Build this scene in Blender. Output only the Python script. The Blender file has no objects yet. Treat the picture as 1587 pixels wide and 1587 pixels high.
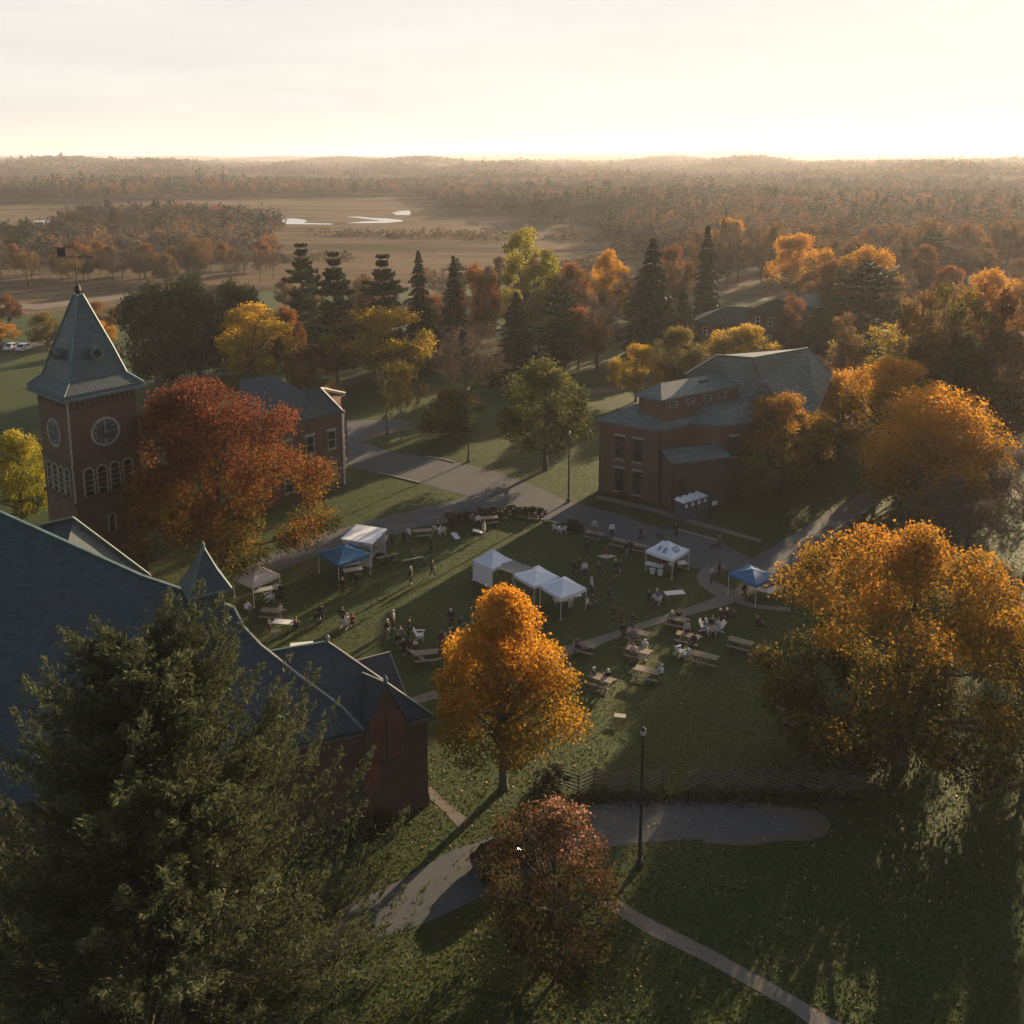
import bpy, bmesh, math, random
import numpy as np
from math import radians, sin, cos, tan, pi, sqrt, atan2
from mathutils import Vector, Matrix

random.seed(7)
rng = np.random.default_rng(7)
scene = bpy.context.scene
C = scene.collection

# ------------------------------------------------------------------ camera model
CAM_H, FOC, PITCH, PX0, PY0, SZ = 40.0, 1400.0, radians(10), 793.5, 487.0, 1587.0
SP, CP = sin(PITCH), cos(PITCH)

def ray(x, y):
    u = (x - PX0) / FOC
    v = -(y - PY0) / FOC
    return Vector((u, CP + v * SP, -SP + v * CP))

def G(x, y, z=0.0):
    """world point at height z seen at photo position x, y"""
    d = ray(x, y)
    t = (z - CAM_H) / d.z
    return Vector((0, 0, CAM_H)) + d * t

def on_plane(x, y, p, n):
    d = ray(x, y)
    o = Vector((0, 0, CAM_H))
    return o + d * ((p - o).dot(n) / d.dot(n))

def depth(p):
    return p.y * CP + (CAM_H - p.z) * SP

def project(p):
    t = depth(p)
    v = (p.y * SP - (CAM_H - p.z) * CP) / t
    return PX0 + FOC * p.x / t, PY0 - FOC * v

def height_at(base, ytop):
    """height whose top is seen at row ytop above ground point base"""
    lo, hi = 0.0, 60.0
    for _ in range(40):
        m = (lo + hi) / 2
        if project(Vector((base.x, base.y, m)))[1] > ytop:
            lo = m
        else:
            hi = m
    return lo

cam_d = bpy.data.cameras.new('camera')
cam = bpy.data.objects.new('camera', cam_d)
C.objects.link(cam)
cam.location = (0, 0, CAM_H)
cam.rotation_euler = (radians(90) - PITCH, 0, 0)
cam_d.sensor_width = 36
cam_d.lens = FOC / SZ * 36
cam_d.shift_y = (PY0 - SZ / 2) / SZ
cam_d.clip_start = 0.5
cam_d.clip_end = 60000
scene.camera = cam

# ------------------------------------------------------------------ light
SUN_AZ, SUN_EL = radians(35.5), radians(13.5)
SUN_DIR = Vector((sin(SUN_AZ) * cos(SUN_EL), cos(SUN_AZ) * cos(SUN_EL), sin(SUN_EL)))
sl = bpy.data.lights.new('sun', 'SUN')
sl.energy = 5.0
sl.angle = radians(0.5)
sl.color = (1.0, 0.74, 0.46)
so = bpy.data.objects.new('sun', sl)
C.objects.link(so)
so.rotation_euler = (-SUN_DIR).to_track_quat('-Z', 'Y').to_euler()

w = bpy.data.worlds.new("World")
scene.world = w
w.use_nodes = True
nt = w.node_tree
bg = nt.nodes['Background']
sky = nt.nodes.new('ShaderNodeTexSky')
sky.sky_type = 'NISHITA'
sky.sun_disc = False
sky.sun_elevation = SUN_EL
sky.sun_rotation = SUN_AZ
sky.air_density = 1.0
sky.dust_density = 3.0
sky.altitude = 50
# thin high cloud, drawn by direction in the sky itself
tc = nt.nodes.new('ShaderNodeTexCoord')
mp = nt.nodes.new('ShaderNodeMapping')
mp.inputs['Scale'].default_value = (2.0, 2.0, 16.0)
nz = nt.nodes.new('ShaderNodeTexNoise')
nz.inputs['Scale'].default_value = 2.2
nz.inputs['Detail'].default_value = 6
rp = nt.nodes.new('ShaderNodeValToRGB')
rp.color_ramp.elements[0].position = 0.42
rp.color_ramp.elements[1].position = 0.75
rp.color_ramp.elements[0].color = (.985, .985, .985, 1)
rp.color_ramp.elements[1].color = (1.0, 1.0, 1.0, 1)
mx = nt.nodes.new('ShaderNodeMix')
mx.data_type = 'RGBA'
cr2 = nt.nodes.new('ShaderNodeValToRGB')
cr2.color_ramp.elements[0].position = 0.35
cr2.color_ramp.elements[1].position = 0.68
cr2.color_ramp.elements[0].color = (.90, .90, .87, 1)
cr2.color_ramp.elements[1].color = (1.0, .985, .93, 1)
vs_ = nt.nodes.new('ShaderNodeVectorMath')
vs_.operation = 'SCALE'
vs_.inputs[3].default_value = 6.1
nt.links.new(nz.outputs[0], cr2.inputs[0])
nt.links.new(cr2.outputs[0], vs_.inputs[0])
nt.links.new(vs_.outputs[0], mx.inputs[7])
nt.links.new(tc.outputs['Generated'], mp.inputs[0])
nt.links.new(mp.outputs[0], nz.inputs['Vector'])
nt.links.new(nz.outputs[0], rp.inputs[0])
sxz = nt.nodes.new('ShaderNodeSeparateXYZ')
nt.links.new(tc.outputs['Generated'], sxz.inputs[0])
# the pale veil lies low over the land and thins out overhead
veil = nt.nodes.new('ShaderNodeMapRange')
veil.interpolation_type = 'SMOOTHSTEP'
veil.inputs[1].default_value = 0.16
veil.inputs[2].default_value = 0.32
veil.inputs[3].default_value = 1.0
veil.inputs[4].default_value = 0.0
nt.links.new(sxz.outputs[2], veil.inputs[0])
vm = nt.nodes.new('ShaderNodeMath')
vm.operation = 'MULTIPLY'
nt.links.new(rp.outputs[0], vm.inputs[0])
nt.links.new(veil.outputs[0], vm.inputs[1])
nt.links.new(vm.outputs[0], mx.inputs[0])
nt.links.new(sky.outputs[0], mx.inputs[6])
nt.links.new(mx.outputs[2], bg.inputs[0])
bg.inputs[1].default_value = 0.062

scene.view_settings.view_transform = 'Standard'
scene.view_settings.look = 'None'
scene.view_settings.exposure = 1.25
scene.view_settings.gamma = 1
cy = scene.cycles
cy.max_bounces = 6
cy.diffuse_bounces = 3
cy.glossy_bounces = 2
cy.transmission_bounces = 3
cy.volume_bounces = 1
cy.transparent_max_bounces = 4
cy.use_denoising = True
try:
    cy.denoiser = 'OPENIMAGEDENOISE'
except Exception:
    pass

# ------------------------------------------------------------------ materials
MATS = {}

def new_mat(name):
    m = bpy.data.materials.new(name)
    m.use_nodes = True
    t = m.node_tree
    return m, t, t.nodes['Principled BSDF']

def ramp(t, fac, stops):
    r = t.nodes.new('ShaderNodeValToRGB')
    el = r.color_ramp.elements
    while len(el) < len(stops):
        el.new(0.5)
    for e, (p, c) in zip(el, stops):
        e.position = p
        e.color = (*c, 1)
    t.links.new(fac, r.inputs[0])
    return r.outputs[0]

def noise(t, scale, detail=4, vec=None, rough=0.6):
    n = t.nodes.new('ShaderNodeTexNoise')
    n.inputs['Scale'].default_value = scale
    n.inputs['Detail'].default_value = detail
    n.inputs['Roughness'].default_value = rough
    if vec is not None:
        t.links.new(vec, n.inputs['Vector'])
    return n.outputs[0]

def position(t):
    return t.nodes.new('ShaderNodeNewGeometry').outputs['Position']

def math_node(t, op, a, b=None):
    n = t.nodes.new('ShaderNodeMath')
    n.operation = op
    for i, v in enumerate((a, b)):
        if v is None:
            continue
        if isinstance(v, (int, float)):
            n.inputs[i].default_value = v
        else:
            t.links.new(v, n.inputs[i])
    return n.outputs[0]

def mixc(t, fac, a, b):
    n = t.nodes.new('ShaderNodeMix')
    n.data_type = 'RGBA'
    for i, v in ((0, fac), (6, a), (7, b)):
        if isinstance(v, (int, float)):
            n.inputs[i].default_value = v
        elif isinstance(v, tuple):
            n.inputs[i].default_value = (*v, 1)
        else:
            t.links.new(v, n.inputs[i])
    return n.outputs[2]

def bump(t, b, h, strength=0.4, dist=0.05):
    n = t.nodes.new('ShaderNodeBump')
    n.inputs['Strength'].default_value = strength
    n.inputs['Distance'].default_value = dist
    t.links.new(h, n.inputs['Height'])
    t.links.new(n.outputs[0], b.inputs['Normal'])

def plain(name, col, rough=0.7, var=0.25, scale=3.0, metal=0.0, spec=None):
    if name in MATS:
        return MATS[name]
    m, t, b = new_mat(name)
    n = noise(t, scale, 4, position(t))
    lo = tuple(c * (1 - var) for c in col)
    hi = tuple(min(1, c * (1 + var)) for c in col)
    t.links.new(ramp(t, n, [(0.3, lo), (0.7, hi)]), b.inputs['Base Color'])
    b.inputs['Roughness'].default_value = rough
    b.inputs['Metallic'].default_value = metal
    if spec is not None:
        b.inputs['Specular IOR Level'].default_value = spec
    MATS[name] = m
    return m

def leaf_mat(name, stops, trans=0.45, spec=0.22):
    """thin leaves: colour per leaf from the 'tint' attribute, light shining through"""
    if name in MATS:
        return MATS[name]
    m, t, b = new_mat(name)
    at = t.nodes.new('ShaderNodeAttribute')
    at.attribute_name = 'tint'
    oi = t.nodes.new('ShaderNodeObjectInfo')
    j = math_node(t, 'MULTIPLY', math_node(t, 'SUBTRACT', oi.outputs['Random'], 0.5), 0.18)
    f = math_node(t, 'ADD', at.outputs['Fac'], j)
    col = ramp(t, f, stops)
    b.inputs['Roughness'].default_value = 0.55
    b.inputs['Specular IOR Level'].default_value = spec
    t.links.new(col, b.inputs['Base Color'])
    tr = t.nodes.new('ShaderNodeBsdfTranslucent')
    t.links.new(col, tr.inputs[0])
    ms = t.nodes.new('ShaderNodeMixShader')
    ms.inputs[0].default_value = trans
    t.links.new(b.outputs[0], ms.inputs[1])
    t.links.new(tr.outputs[0], ms.inputs[2])
    t.links.new(ms.outputs[0], t.nodes['Material Output'].inputs[0])
    MATS[name] = m
    return m

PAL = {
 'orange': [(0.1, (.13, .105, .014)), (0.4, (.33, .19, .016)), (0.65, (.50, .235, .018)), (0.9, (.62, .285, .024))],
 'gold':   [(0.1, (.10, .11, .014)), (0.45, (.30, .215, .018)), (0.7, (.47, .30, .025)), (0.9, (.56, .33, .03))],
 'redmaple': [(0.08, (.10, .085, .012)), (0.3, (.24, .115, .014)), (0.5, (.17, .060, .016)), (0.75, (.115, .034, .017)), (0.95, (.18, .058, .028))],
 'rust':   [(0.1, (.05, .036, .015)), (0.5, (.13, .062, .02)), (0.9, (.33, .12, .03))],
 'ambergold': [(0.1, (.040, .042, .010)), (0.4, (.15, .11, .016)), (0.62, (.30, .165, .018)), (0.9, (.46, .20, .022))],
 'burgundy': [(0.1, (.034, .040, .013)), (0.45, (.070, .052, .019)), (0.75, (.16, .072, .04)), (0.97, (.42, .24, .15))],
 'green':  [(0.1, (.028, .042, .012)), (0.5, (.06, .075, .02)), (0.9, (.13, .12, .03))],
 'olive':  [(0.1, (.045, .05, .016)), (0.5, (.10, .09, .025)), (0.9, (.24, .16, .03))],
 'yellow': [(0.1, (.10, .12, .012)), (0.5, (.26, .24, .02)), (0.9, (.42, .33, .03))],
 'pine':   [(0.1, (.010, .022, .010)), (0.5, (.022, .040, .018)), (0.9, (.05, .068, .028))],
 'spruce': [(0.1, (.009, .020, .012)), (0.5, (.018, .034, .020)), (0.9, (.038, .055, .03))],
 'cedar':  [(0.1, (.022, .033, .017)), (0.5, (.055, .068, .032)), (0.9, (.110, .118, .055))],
 'bare':   [(0.1, (.055, .043, .036)), (0.5, (.095, .072, .058)), (0.9, (.15, .105, .08))],
 'pinkbare': [(0.1, (.08, .058, .05)), (0.5, (.125, .09, .08)), (0.9, (.18, .125, .105))],
 'brown':  [(0.1, (.06, .042, .02)), (0.5, (.13, .082, .035)), (0.9, (.23, .13, .05))],
 'shrub':  [(0.1, (.010, .014, .008)), (0.5, (.022, .028, .014)), (0.9, (.05, .05, .025))],
}
def leaves(p):
    return leaf_mat(p + '_leaves', PAL[p], *((0.35, 0.05) if p in ('pine', 'spruce', 'cedar', 'shrub', 'bare', 'pinkbare') else (0.58, 0.08)))

BARK = plain('bark', (.06, .047, .037), 0.9, 0.4, 4)
PALEBARK = plain('pale_bark', (.10, .085, .07), 0.9, 0.4, 4)

def brick_mat(name, c1, c2, c3):
    m, t, b = new_mat(name)
    p = position(t)
    sx = t.nodes.new('ShaderNodeSeparateXYZ')
    t.links.new(p, sx.inputs[0])
    cb = t.nodes.new('ShaderNodeCombineXYZ')
    t.links.new(math_node(t, 'ADD', sx.outputs[0], math_node(t, 'MULTIPLY', sx.outputs[1], 0.83)), cb.inputs[0])
    t.links.new(sx.outputs[2], cb.inputs[1])
    bt = t.nodes.new('ShaderNodeTexBrick')
    bt.inputs['Scale'].default_value = 1.0
    bt.inputs['Brick Width'].default_value = 0.24
    bt.inputs['Row Height'].default_value = 0.085
    bt.inputs['Mortar Size'].default_value = 0.006
    bt.inputs['Color1'].default_value = (*c1, 1)
    bt.inputs['Color2'].default_value = (*c2, 1)
    bt.inputs['Mortar'].default_value = (*c3, 1)
    t.links.new(cb.outputs[0], bt.inputs['Vector'])
    st = noise(t, 0.35, 5, p)
    col = mixc(t, ramp(t, st, [(0.35, (0, 0, 0)), (0.75, (.55, .55, .55))]), bt.outputs['Color'], tuple(c * 0.45 for c in c1))
    t.links.new(col, b.inputs['Base Color'])
    b.inputs['Roughness'].default_value = 0.9
    MATS[name] = m
    return m

BRICK = brick_mat('red_brick', (.140, .068, .045), (.105, .053, .037), (.14, .105, .085))
BRICK_BROWN = brick_mat('brown_brick', (.110, .056, .040), (.082, .043, .033), (.11, .085, .07))
BRICK_PANEL = brick_mat('bright_brick', (.19, .055, .04), (.15, .045, .036), (.16, .08, .07))

def slate_mat(name, c1, c2, c3):
    m, t, b = new_mat(name)
    p = position(t)
    sx = t.nodes.new('ShaderNodeSeparateXYZ')
    t.links.new(p, sx.inputs[0])
    cb = t.nodes.new('ShaderNodeCombineXYZ')
    t.links.new(math_node(t, 'ADD', sx.outputs[0], math_node(t, 'MULTIPLY', sx.outputs[1], 0.6)), cb.inputs[0])
    t.links.new(sx.outputs[2], cb.inputs[1])
    bt = t.nodes.new('ShaderNodeTexBrick')
    bt.inputs['Scale'].default_value = 1.0
    bt.inputs['Brick Width'].default_value = 0.38
    bt.inputs['Row Height'].default_value = 0.24
    bt.inputs['Mortar Size'].default_value = 0.022
    bt.inputs['Color1'].default_value = (*c1, 1)
    bt.inputs['Color2'].default_value = (*c2, 1)
    bt.inputs['Mortar'].default_value = (*tuple(c * 0.5 for c in c1), 1)
    t.links.new(cb.outputs[0], bt.inputs['Vector'])
    st = noise(t, 0.5, 6, p, 0.7)
    col = mixc(t, ramp(t, st, [(0.3, (0, 0, 0)), (0.7, (.7, .7, .7))]), bt.outputs['Color'], c3)
    ms = t.nodes.new('ShaderNodeMapping')
    ms.inputs['Scale'].default_value = (0.9, 3.8, 1)
    t.links.new(cb.outputs[0], ms.inputs[0])
    sk = noise(t, 1.1, 5, ms.outputs[0], 0.7)
    col = mixc(t, ramp(t, sk, [(0.45, (0, 0, 0)), (0.62, (.75, .75, .75))]), col, tuple(c * 0.42 for c in c1))
    col = mixc(t, ramp(t, noise(t, 0.8, 3, ms.outputs[0]), [(0.55, (0, 0, 0)), (0.75, (.5, .5, .5))]), col, tuple(c * 1.6 for c in c3))
    t.links.new(col, b.inputs['Base Color'])
    b.inputs['Roughness'].default_value = 0.55
    bump(t, b, bt.outputs['Fac'], 0.5, 0.02)
    MATS[name] = m
    return m

SLATE = slate_mat('blue_slate', (.030, .054, .066), (.022, .039, .050), (.027, .052, .060))
SLATE_TEAL = slate_mat('teal_slate', (.045, .085, .092), (.034, .065, .074), (.048, .082, .09))
SLATE_GREY = slate_mat('grey_slate', (.125, .165, .16), (.095, .13, .13), (.12, .16, .152))
COPPER = plain('copper_flashing', (.07, .13, .13), 0.6, 0.3, 2)
LEAD = plain('metal_flashing', (.26, .25, .235), 0.45, 0.2, 2)
STONE = plain('pale_stone', (.30, .275, .235), 0.85, 0.2, 2)
STONE_DK = plain('dark_stone', (.10, .08, .07), 0.9, 0.3, 2)
WHITE = plain('white_paint', (.72, .70, .66), 0.55, 0.08, 4)
FABRIC_WHITE = plain('white_canvas', (.74, .76, .80), 0.8, 0.06, 2)
FABRIC_CREAM = plain('cream_canvas', (.64, .55, .48), 0.8, 0.08, 2)
FABRIC_GREY = plain('grey_tarp', (.27, .255, .225), 0.8, 0.12, 2)
FABRIC_BLUE = plain('blue_canvas', (.008, .125, .27), 0.7, 0.15, 2)
STEEL = plain('steel_tube', (.45, .45, .45), 0.4, 0.1, 4, 0.7)
BLACK = plain('black_metal', (.012, .012, .013), 0.5, 0.2, 4)
GLASS = plain('window_glass', (.014, .017, .02), 0.12, 0.2, 2)
WOOD = plain('weathered_wood', (.24, .185, .14), 0.85, 0.3, 6)
WOOD_DK = plain('grey_wood', (.085, .07, .058), 0.9, 0.35, 6)
WOOD_PALE = plain('pale_wood', (.40, .34, .28), 0.8, 0.15, 5)
SKIN = plain('skin', (.42, .25, .18), 0.6, 0.1, 6)
HAIRS = [plain('dark_hair', (.018, .013, .01), 0.6), plain('brown_hair', (.07, .04, .022), 0.6), plain('fair_hair', (.30, .22, .12), 0.6), plain('white_cap', (.7, .7, .68), 0.7)]

# ------------------------------------------------------------------ object helpers
def link(name, me, mat=None, parent=None):
    o = bpy.data.objects.new(name, me)
    C.objects.link(o)
    if mat is not None:
        for m in (mat if isinstance(mat, (list, tuple)) else [mat]):
            me.materials.append(m)
    if parent is not None:
        o.parent = parent
    return o

def use_mat(o, m):
    o.material_slots[0].link = 'OBJECT'
    o.material_slots[0].material = m

def tag(o, label=None, cat=None, group=None, kind=None):
    if label: o['label'] = label
    if cat: o['category'] = cat
    if group: o['group'] = group
    if kind: o['kind'] = kind
    return o

def thing(name, label, cat, loc=(0, 0, 0), rz=0.0, group=None):
    o = bpy.data.objects.new(name, None)
    C.objects.link(o)
    o.empty_display_size = 0.2
    o.location = loc
    o.rotation_euler = (0, 0, rz)
    return tag(o, label, cat, group)

def copy_tree(o, parent=None):
    c = o.copy()
    C.objects.link(c)
    if parent is not None:
        c.parent = parent
    for ch in list(o.children):
        copy_tree(ch, c)
    return c

class MB:
    """collects shapes and links them as one mesh"""
    def __init__(self):
        self.v, self.f = [], []
    def add(self, vs, fs):
        n = len(self.v)
        self.v += [tuple(p) for p in vs]
        self.f += [tuple(i + n for i in f) for f in fs]
        return self
    def box(self, c, s, rz=0.0, M=None):
        hx, hy, hz = s[0] / 2, s[1] / 2, s[2] / 2
        vs = [Vector((sx * hx, sy * hy, sz * hz)) for sz in (-1, 1) for sx, sy in ((-1, -1), (1, -1), (1, 1), (-1, 1))]
        if M is None:
            M = Matrix.Rotation(rz, 3, 'Z')
        vs = [M @ p + Vector(c) for p in vs]
        return self.add(vs, [(3, 2, 1, 0), (4, 5, 6, 7), (0, 1, 5, 4), (1, 2, 6, 5), (2, 3, 7, 6), (3, 0, 4, 7)])
    def bar(self, a, b, w, h=None, n=None):
        """bar of rectangular section from a to b"""
        a, b = Vector(a), Vector(b)
        h = h or w
        d = (b - a).normalized()
        up = Vector((0, 0, 1)) if abs(d.z) < 0.95 else Vector((0, 1, 0))
        s = d.cross(up).normalized() * (w / 2)
        u = s.cross(d).normalized() * (h / 2)
        vs = [a - s - u, a + s - u, a + s + u, a - s + u, b - s - u, b + s - u, b + s + u, b - s + u]
        return self.add(vs, [(0, 1, 2, 3), (7, 6, 5, 4), (1, 0, 4, 5), (2, 1, 5, 6), (3, 2, 6, 7), (0, 3, 7, 4)])
    def tube(self, pts, rs, n=8, cap=True):
        pts = [Vector(p) for p in pts]
        k0 = len(self.v)
        up = Vector((0.13, 0.21, 1))
        for i, p in enumerate(pts):
            d = (pts[min(i + 1, len(pts) - 1)] - pts[max(i - 1, 0)])
            d = d.normalized() if d.length else Vector((0, 0, 1))
            a = d.cross(up)
            if a.length < 0.05:
                a = d.cross(Vector((1, 0.2, 0)))
            a.normalize()
            b = d.cross(a)
            for j in range(n):
                q = 2 * pi * j / n
                self.v.append(tuple(p + (a * cos(q) + b * sin(q)) * rs[i]))
        for i in range(len(pts) - 1):
            for j in range(n):
                a, b = k0 + i * n + j, k0 + i * n + (j + 1) % n
                self.f.append((a, b, b + n, a + n))
        if cap:
            self.f.append(tuple(k0 + j for j in reversed(range(n))))
            self.f.append(tuple(k0 + (len(pts) - 1) * n + j for j in range(n)))
        return self
    def slab(self, pts, thick, direction=Vector((0, 0, -1))):
        """flat polygon given thickness"""
        pts = [Vector(p) for p in pts]
        n = len(pts)
        q = [p + direction * thick for p in pts]
        fs = [tuple(range(n)), tuple(reversed(range(n, 2 * n)))]
        fs += [(i, n + i, n + (i + 1) % n, (i + 1) % n) for i in range(n)]
        return self.add(pts + q, fs)
    def wall(self, pts, z0=0.0, thick=0.3):
        """vertical wall whose top follows pts"""
        pts = [Vector(p) for p in pts]
        for a, b in zip(pts[:-1], pts[1:]):
            d = (b - a); d.z = 0
            if d.length < 1e-4:
                continue
            d.normalize()
            n = Vector((-d.y, d.x, 0)) * thick
            vs = [Vector((a.x, a.y, z0)), Vector((b.x, b.y, z0)), b, a]
            vs += [p + n for p in vs]
            self.add(vs, [(0, 1, 2, 3), (7, 6, 5, 4), (0, 4, 5, 1), (1, 5, 6, 2), (2, 6, 7, 3), (3, 7, 4, 0)])
        return self
    def disc(self, c, r, nrm, thick=0.05, n=24):
        c, nrm = Vector(c), Vector(nrm).normalized()
        return self.tube([c, c + nrm * thick], [r, r], n)
    def ring(self, c, r0, r1, nrm, thick, n=28):
        c, nrm = Vector(c), Vector(nrm).normalized()
        a = nrm.orthogonal().normalized(); b = nrm.cross(a)
        vs = []
        for r, o in ((r0, 0), (r1, 0), (r1, thick), (r0, thick)):
            vs += [c + nrm * o + (a * cos(2 * pi * j / n) + b * sin(2 * pi * j / n)) * r for j in range(n)]
        fs = []
        for k in range(4):
            for j in range(n):
                p, q = k * n + j, k * n + (j + 1) % n
                p2, q2 = ((k + 1) % 4) * n + j, ((k + 1) % 4) * n + (j + 1) % n
                fs.append((p, q, q2, p2))
        return self.add(vs, fs)
    def build(self, name, mat, parent=None, smooth=False, fix=True):
        me = bpy.data.meshes.new(name)
        me.from_pydata(self.v, [], self.f)
        if fix:
            bm = bmesh.new(); bm.from_mesh(me)
            bmesh.ops.recalc_face_normals(bm, faces=bm.faces)
            bm.to_mesh(me); bm.free()
        if smooth:
            me.polygons.foreach_set('use_smooth', [True] * len(me.polygons))
        me.update()
        return link(name, me, mat, parent)

def np_mesh(name, V, Q, tint=None):
    """mesh from arrays; Q is (M, 3) or (M, 4)"""
    me = bpy.data.meshes.new(name)
    V = np.asarray(V, dtype=np.float32); Q = np.asarray(Q, dtype=np.int32)
    k = Q.shape[1]
    me.vertices.add(len(V)); me.vertices.foreach_set('co', V.ravel())
    me.loops.add(Q.size); me.loops.foreach_set('vertex_index', Q.ravel())
    me.polygons.add(len(Q))
    me.polygons.foreach_set('loop_start', np.arange(0, Q.size, k, dtype=np.int32))
    me.update(calc_edges=True)
    if tint is not None:
        at = me.attributes.new('tint', 'FLOAT', 'FACE')
        at.data.foreach_set('value', np.asarray(tint, dtype=np.float32))
    return me
HAZE = 0.00016
SHADERS = []  # unseen trees right of the view, placed to shade the lawn
_r = random.Random(21)
for x, y, h in ((62, 62, 19), (70, 74, 21), (61.5, 89.5, 20), (76, 92, 20), (58, 48, 18), (75, 60, 20), (84, 90, 21), (60, 34, 17), (50, 26, 16), (64, 116, 18)):
    SHADERS.append((x + _r.uniform(-2, 2), y + _r.uniform(-2, 2), h))
# ------------------------------------------------------------------ terrain
def sstep(a, b, x):
    t = np.clip((x - a) / (b - a), 0, 1)
    return t * t * (3 - 2 * t)

def elev(X, Y):
    """ground height: flat campus and marsh, low wooded hills far off and to the right"""
    X = np.asarray(X, float); Y = np.asarray(Y, float)
    D = np.hypot(X, Y); A = np.degrees(np.arctan2(X, Y))
    e = 16 * sstep(700, 1500, D) * sstep(12, 27, A)
    e = e * (0.8 + 0.2 * np.sin(A * 0.7 + D * 0.002))
    e2 = sstep(3000, 8000, D) * (20 + 16 * np.sin(A * 0.13 + 1.0) + 5 * np.sin(A * 0.45 + 2)) + 62 * sstep(3200, 8500, D) * sstep(-2, 27, A)
    e3 = sstep(1300, 2400, D) * (8 + 9 * np.sin(A * 0.33 + D * 0.0013) + 5 * np.sin(A * 0.9 - D * 0.0021))
    return np.maximum(np.maximum(e, e2), e3)

def ground_material():
    m, t, b = new_mat('marsh_grass')
    p = position(t)
    mp_ = t.nodes.new('ShaderNodeMapping')
    mp_.inputs['Scale'].default_value = (0.28, 1.2, 1.0)
    t.links.new(p, mp_.inputs[0])
    a = noise(t, 0.018, 8, mp_.outputs[0], 0.65)
    c = noise(t, 0.25, 4, p)
    col = ramp(t, a, [(0.3, (.036, .032, .020)), (0.42, (.085, .062, .038)), (0.52, (.17, .118, .076)), (0.6, (.10, .078, .045)), (0.72, (.19, .14, .09))])
    col = mixc(t, ramp(t, c, [(0.4, (0, 0, 0)), (0.7, (.4, .4, .4))]), col, (.07, .05, .03))
    t.links.new(col, b.inputs['Base Color'])
    b.inputs['Roughness'].default_value = 1.0
    b.inputs['Specular IOR Level'].default_value = 0.05
    bump(t, b, noise(t, 0.5, 5, p), 0.8, 0.8)
    return m

rr = np.concatenate([[0, 60, 120, 200], np.geomspace(280, 13500, 56)])
aa = np.radians(np.concatenate([np.linspace(-180, -48, 12)[:-1], np.linspace(-48, 48, 65), np.linspace(48, 180, 12)[1:]]))
RR, AA = np.meshgrid(rr, aa, indexing='ij')
gx, gy = RR * np.sin(AA), RR * np.cos(AA)
gz = elev(gx, gy) - 0.06
V = np.stack([gx, gy, gz], -1).reshape(-1, 3)
na = len(aa)
i, j = np.meshgrid(np.arange(len(rr) - 1), np.arange(na - 1), indexing='ij')
Q = np.stack([i * na + j, i * na + j + 1, (i + 1) * na + j + 1, (i + 1) * na + j], -1).reshape(-1, 4)[:, ::-1]
g = link('ground', np_mesh('ground', V, Q), ground_material())
tag(g, kind='structure')

def lawn_material():
    m, t, b = new_mat('lawn_grass')
    p = position(t)
    a = noise(t, 0.09, 6, p, 0.65)
    c = noise(t, 1.3, 5, p, 0.7)
    d = noise(t, 0.045, 3, p)
    col = ramp(t, a, [(0.3, (.012, .030, .011)), (0.5, (.023, .043, .014)), (0.7, (.044, .056, .019))])
    col = mixc(t, ramp(t, c, [(0.35, (0, 0, 0)), (0.75, (.65, .65, .65))]), col, (.026, .036, .012))
    col = mixc(t, ramp(t, d, [(0.55, (0, 0, 0)), (0.75, (.45, .45, .45))]), col, (.085, .062, .028))
    t.links.new(col, b.inputs['Base Color'])
    b.inputs['Roughness'].default_value = 0.82
    b.inputs['Specular IOR Level'].default_value = 0.36
    b.inputs['Specular Tint'].default_value = (.88, 1.0, .30, 1)
    bump(t, b, noise(t, 2.2, 6, p, 0.75), 0.5, 0.12)
    return m
LAWN = lawn_material()
mb = MB()
NL = 40
mb.add([(200 * sin(2 * pi * k / NL) * (1 + .07 * sin(k * 2.3)), 75 + 200 * cos(2 * pi * k / NL) * (1 + .07 * sin(k * 1.7)), 0) for k in range(NL)], [tuple(range(NL))])
tag(mb.build('lawn', LAWN), kind='structure')

def asphalt(name, lo, hi, leaf):
    m, t, b = new_mat(name)
    p = position(t)
    a = noise(t, 0.35, 6, p, 0.7)
    f = noise(t, 9.0, 3, p)
    col = ramp(t, a, [(0.3, lo), (0.7, hi)])
    col = mixc(t, ramp(t, f, [(0.45, (0, 0, 0)), (0.8, (.5, .5, .5))]), col, tuple(c * 1.5 for c in hi))
    sp = noise(t, 3.2, 2, p)
    col = mixc(t, ramp(t, sp, [(0.64, (0, 0, 0)), (0.68, (.8, .8, .8))]), col, leaf)
    t.links.new(col, b.inputs['Base Color'])
    b.inputs['Roughness'].default_value = 0.9
    b.inputs['Specular IOR Level'].default_value = 0.2
    bump(t, b, f, 0.3, 0.02)
    MATS[name] = m
    return m
ROAD = asphalt('worn_asphalt', (.066, .073, .077), (.106, .110, .110), (.13, .085, .045))
PATH = asphalt('path_gravel', (.13, .115, .10), (.19, .165, .14), (.15, .09, .05))
DIRT = asphalt('leafy_dirt', (.085, .068, .05), (.14, .11, .08), (.16, .09, .04))

def sheet(name, px, z, mat):
    pts = [G(x, y, z) for x, y in px]
    me = bpy.data.meshes.new(name)
    bm = bmesh.new()
    vs = [bm.verts.new(p) for p in pts]
    f = bm.faces.new(vs)
    bmesh.ops.triangulate(bm, faces=[f])
    bmesh.ops.recalc_face_normals(bm, faces=bm.faces)
    if bm.faces[:][0].normal.z < 0:
        bmesh.ops.reverse_faces(bm, faces=bm.faces)
    bm.to_mesh(me); bm.free()
    return tag(link(name, me, mat), kind='structure')

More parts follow.
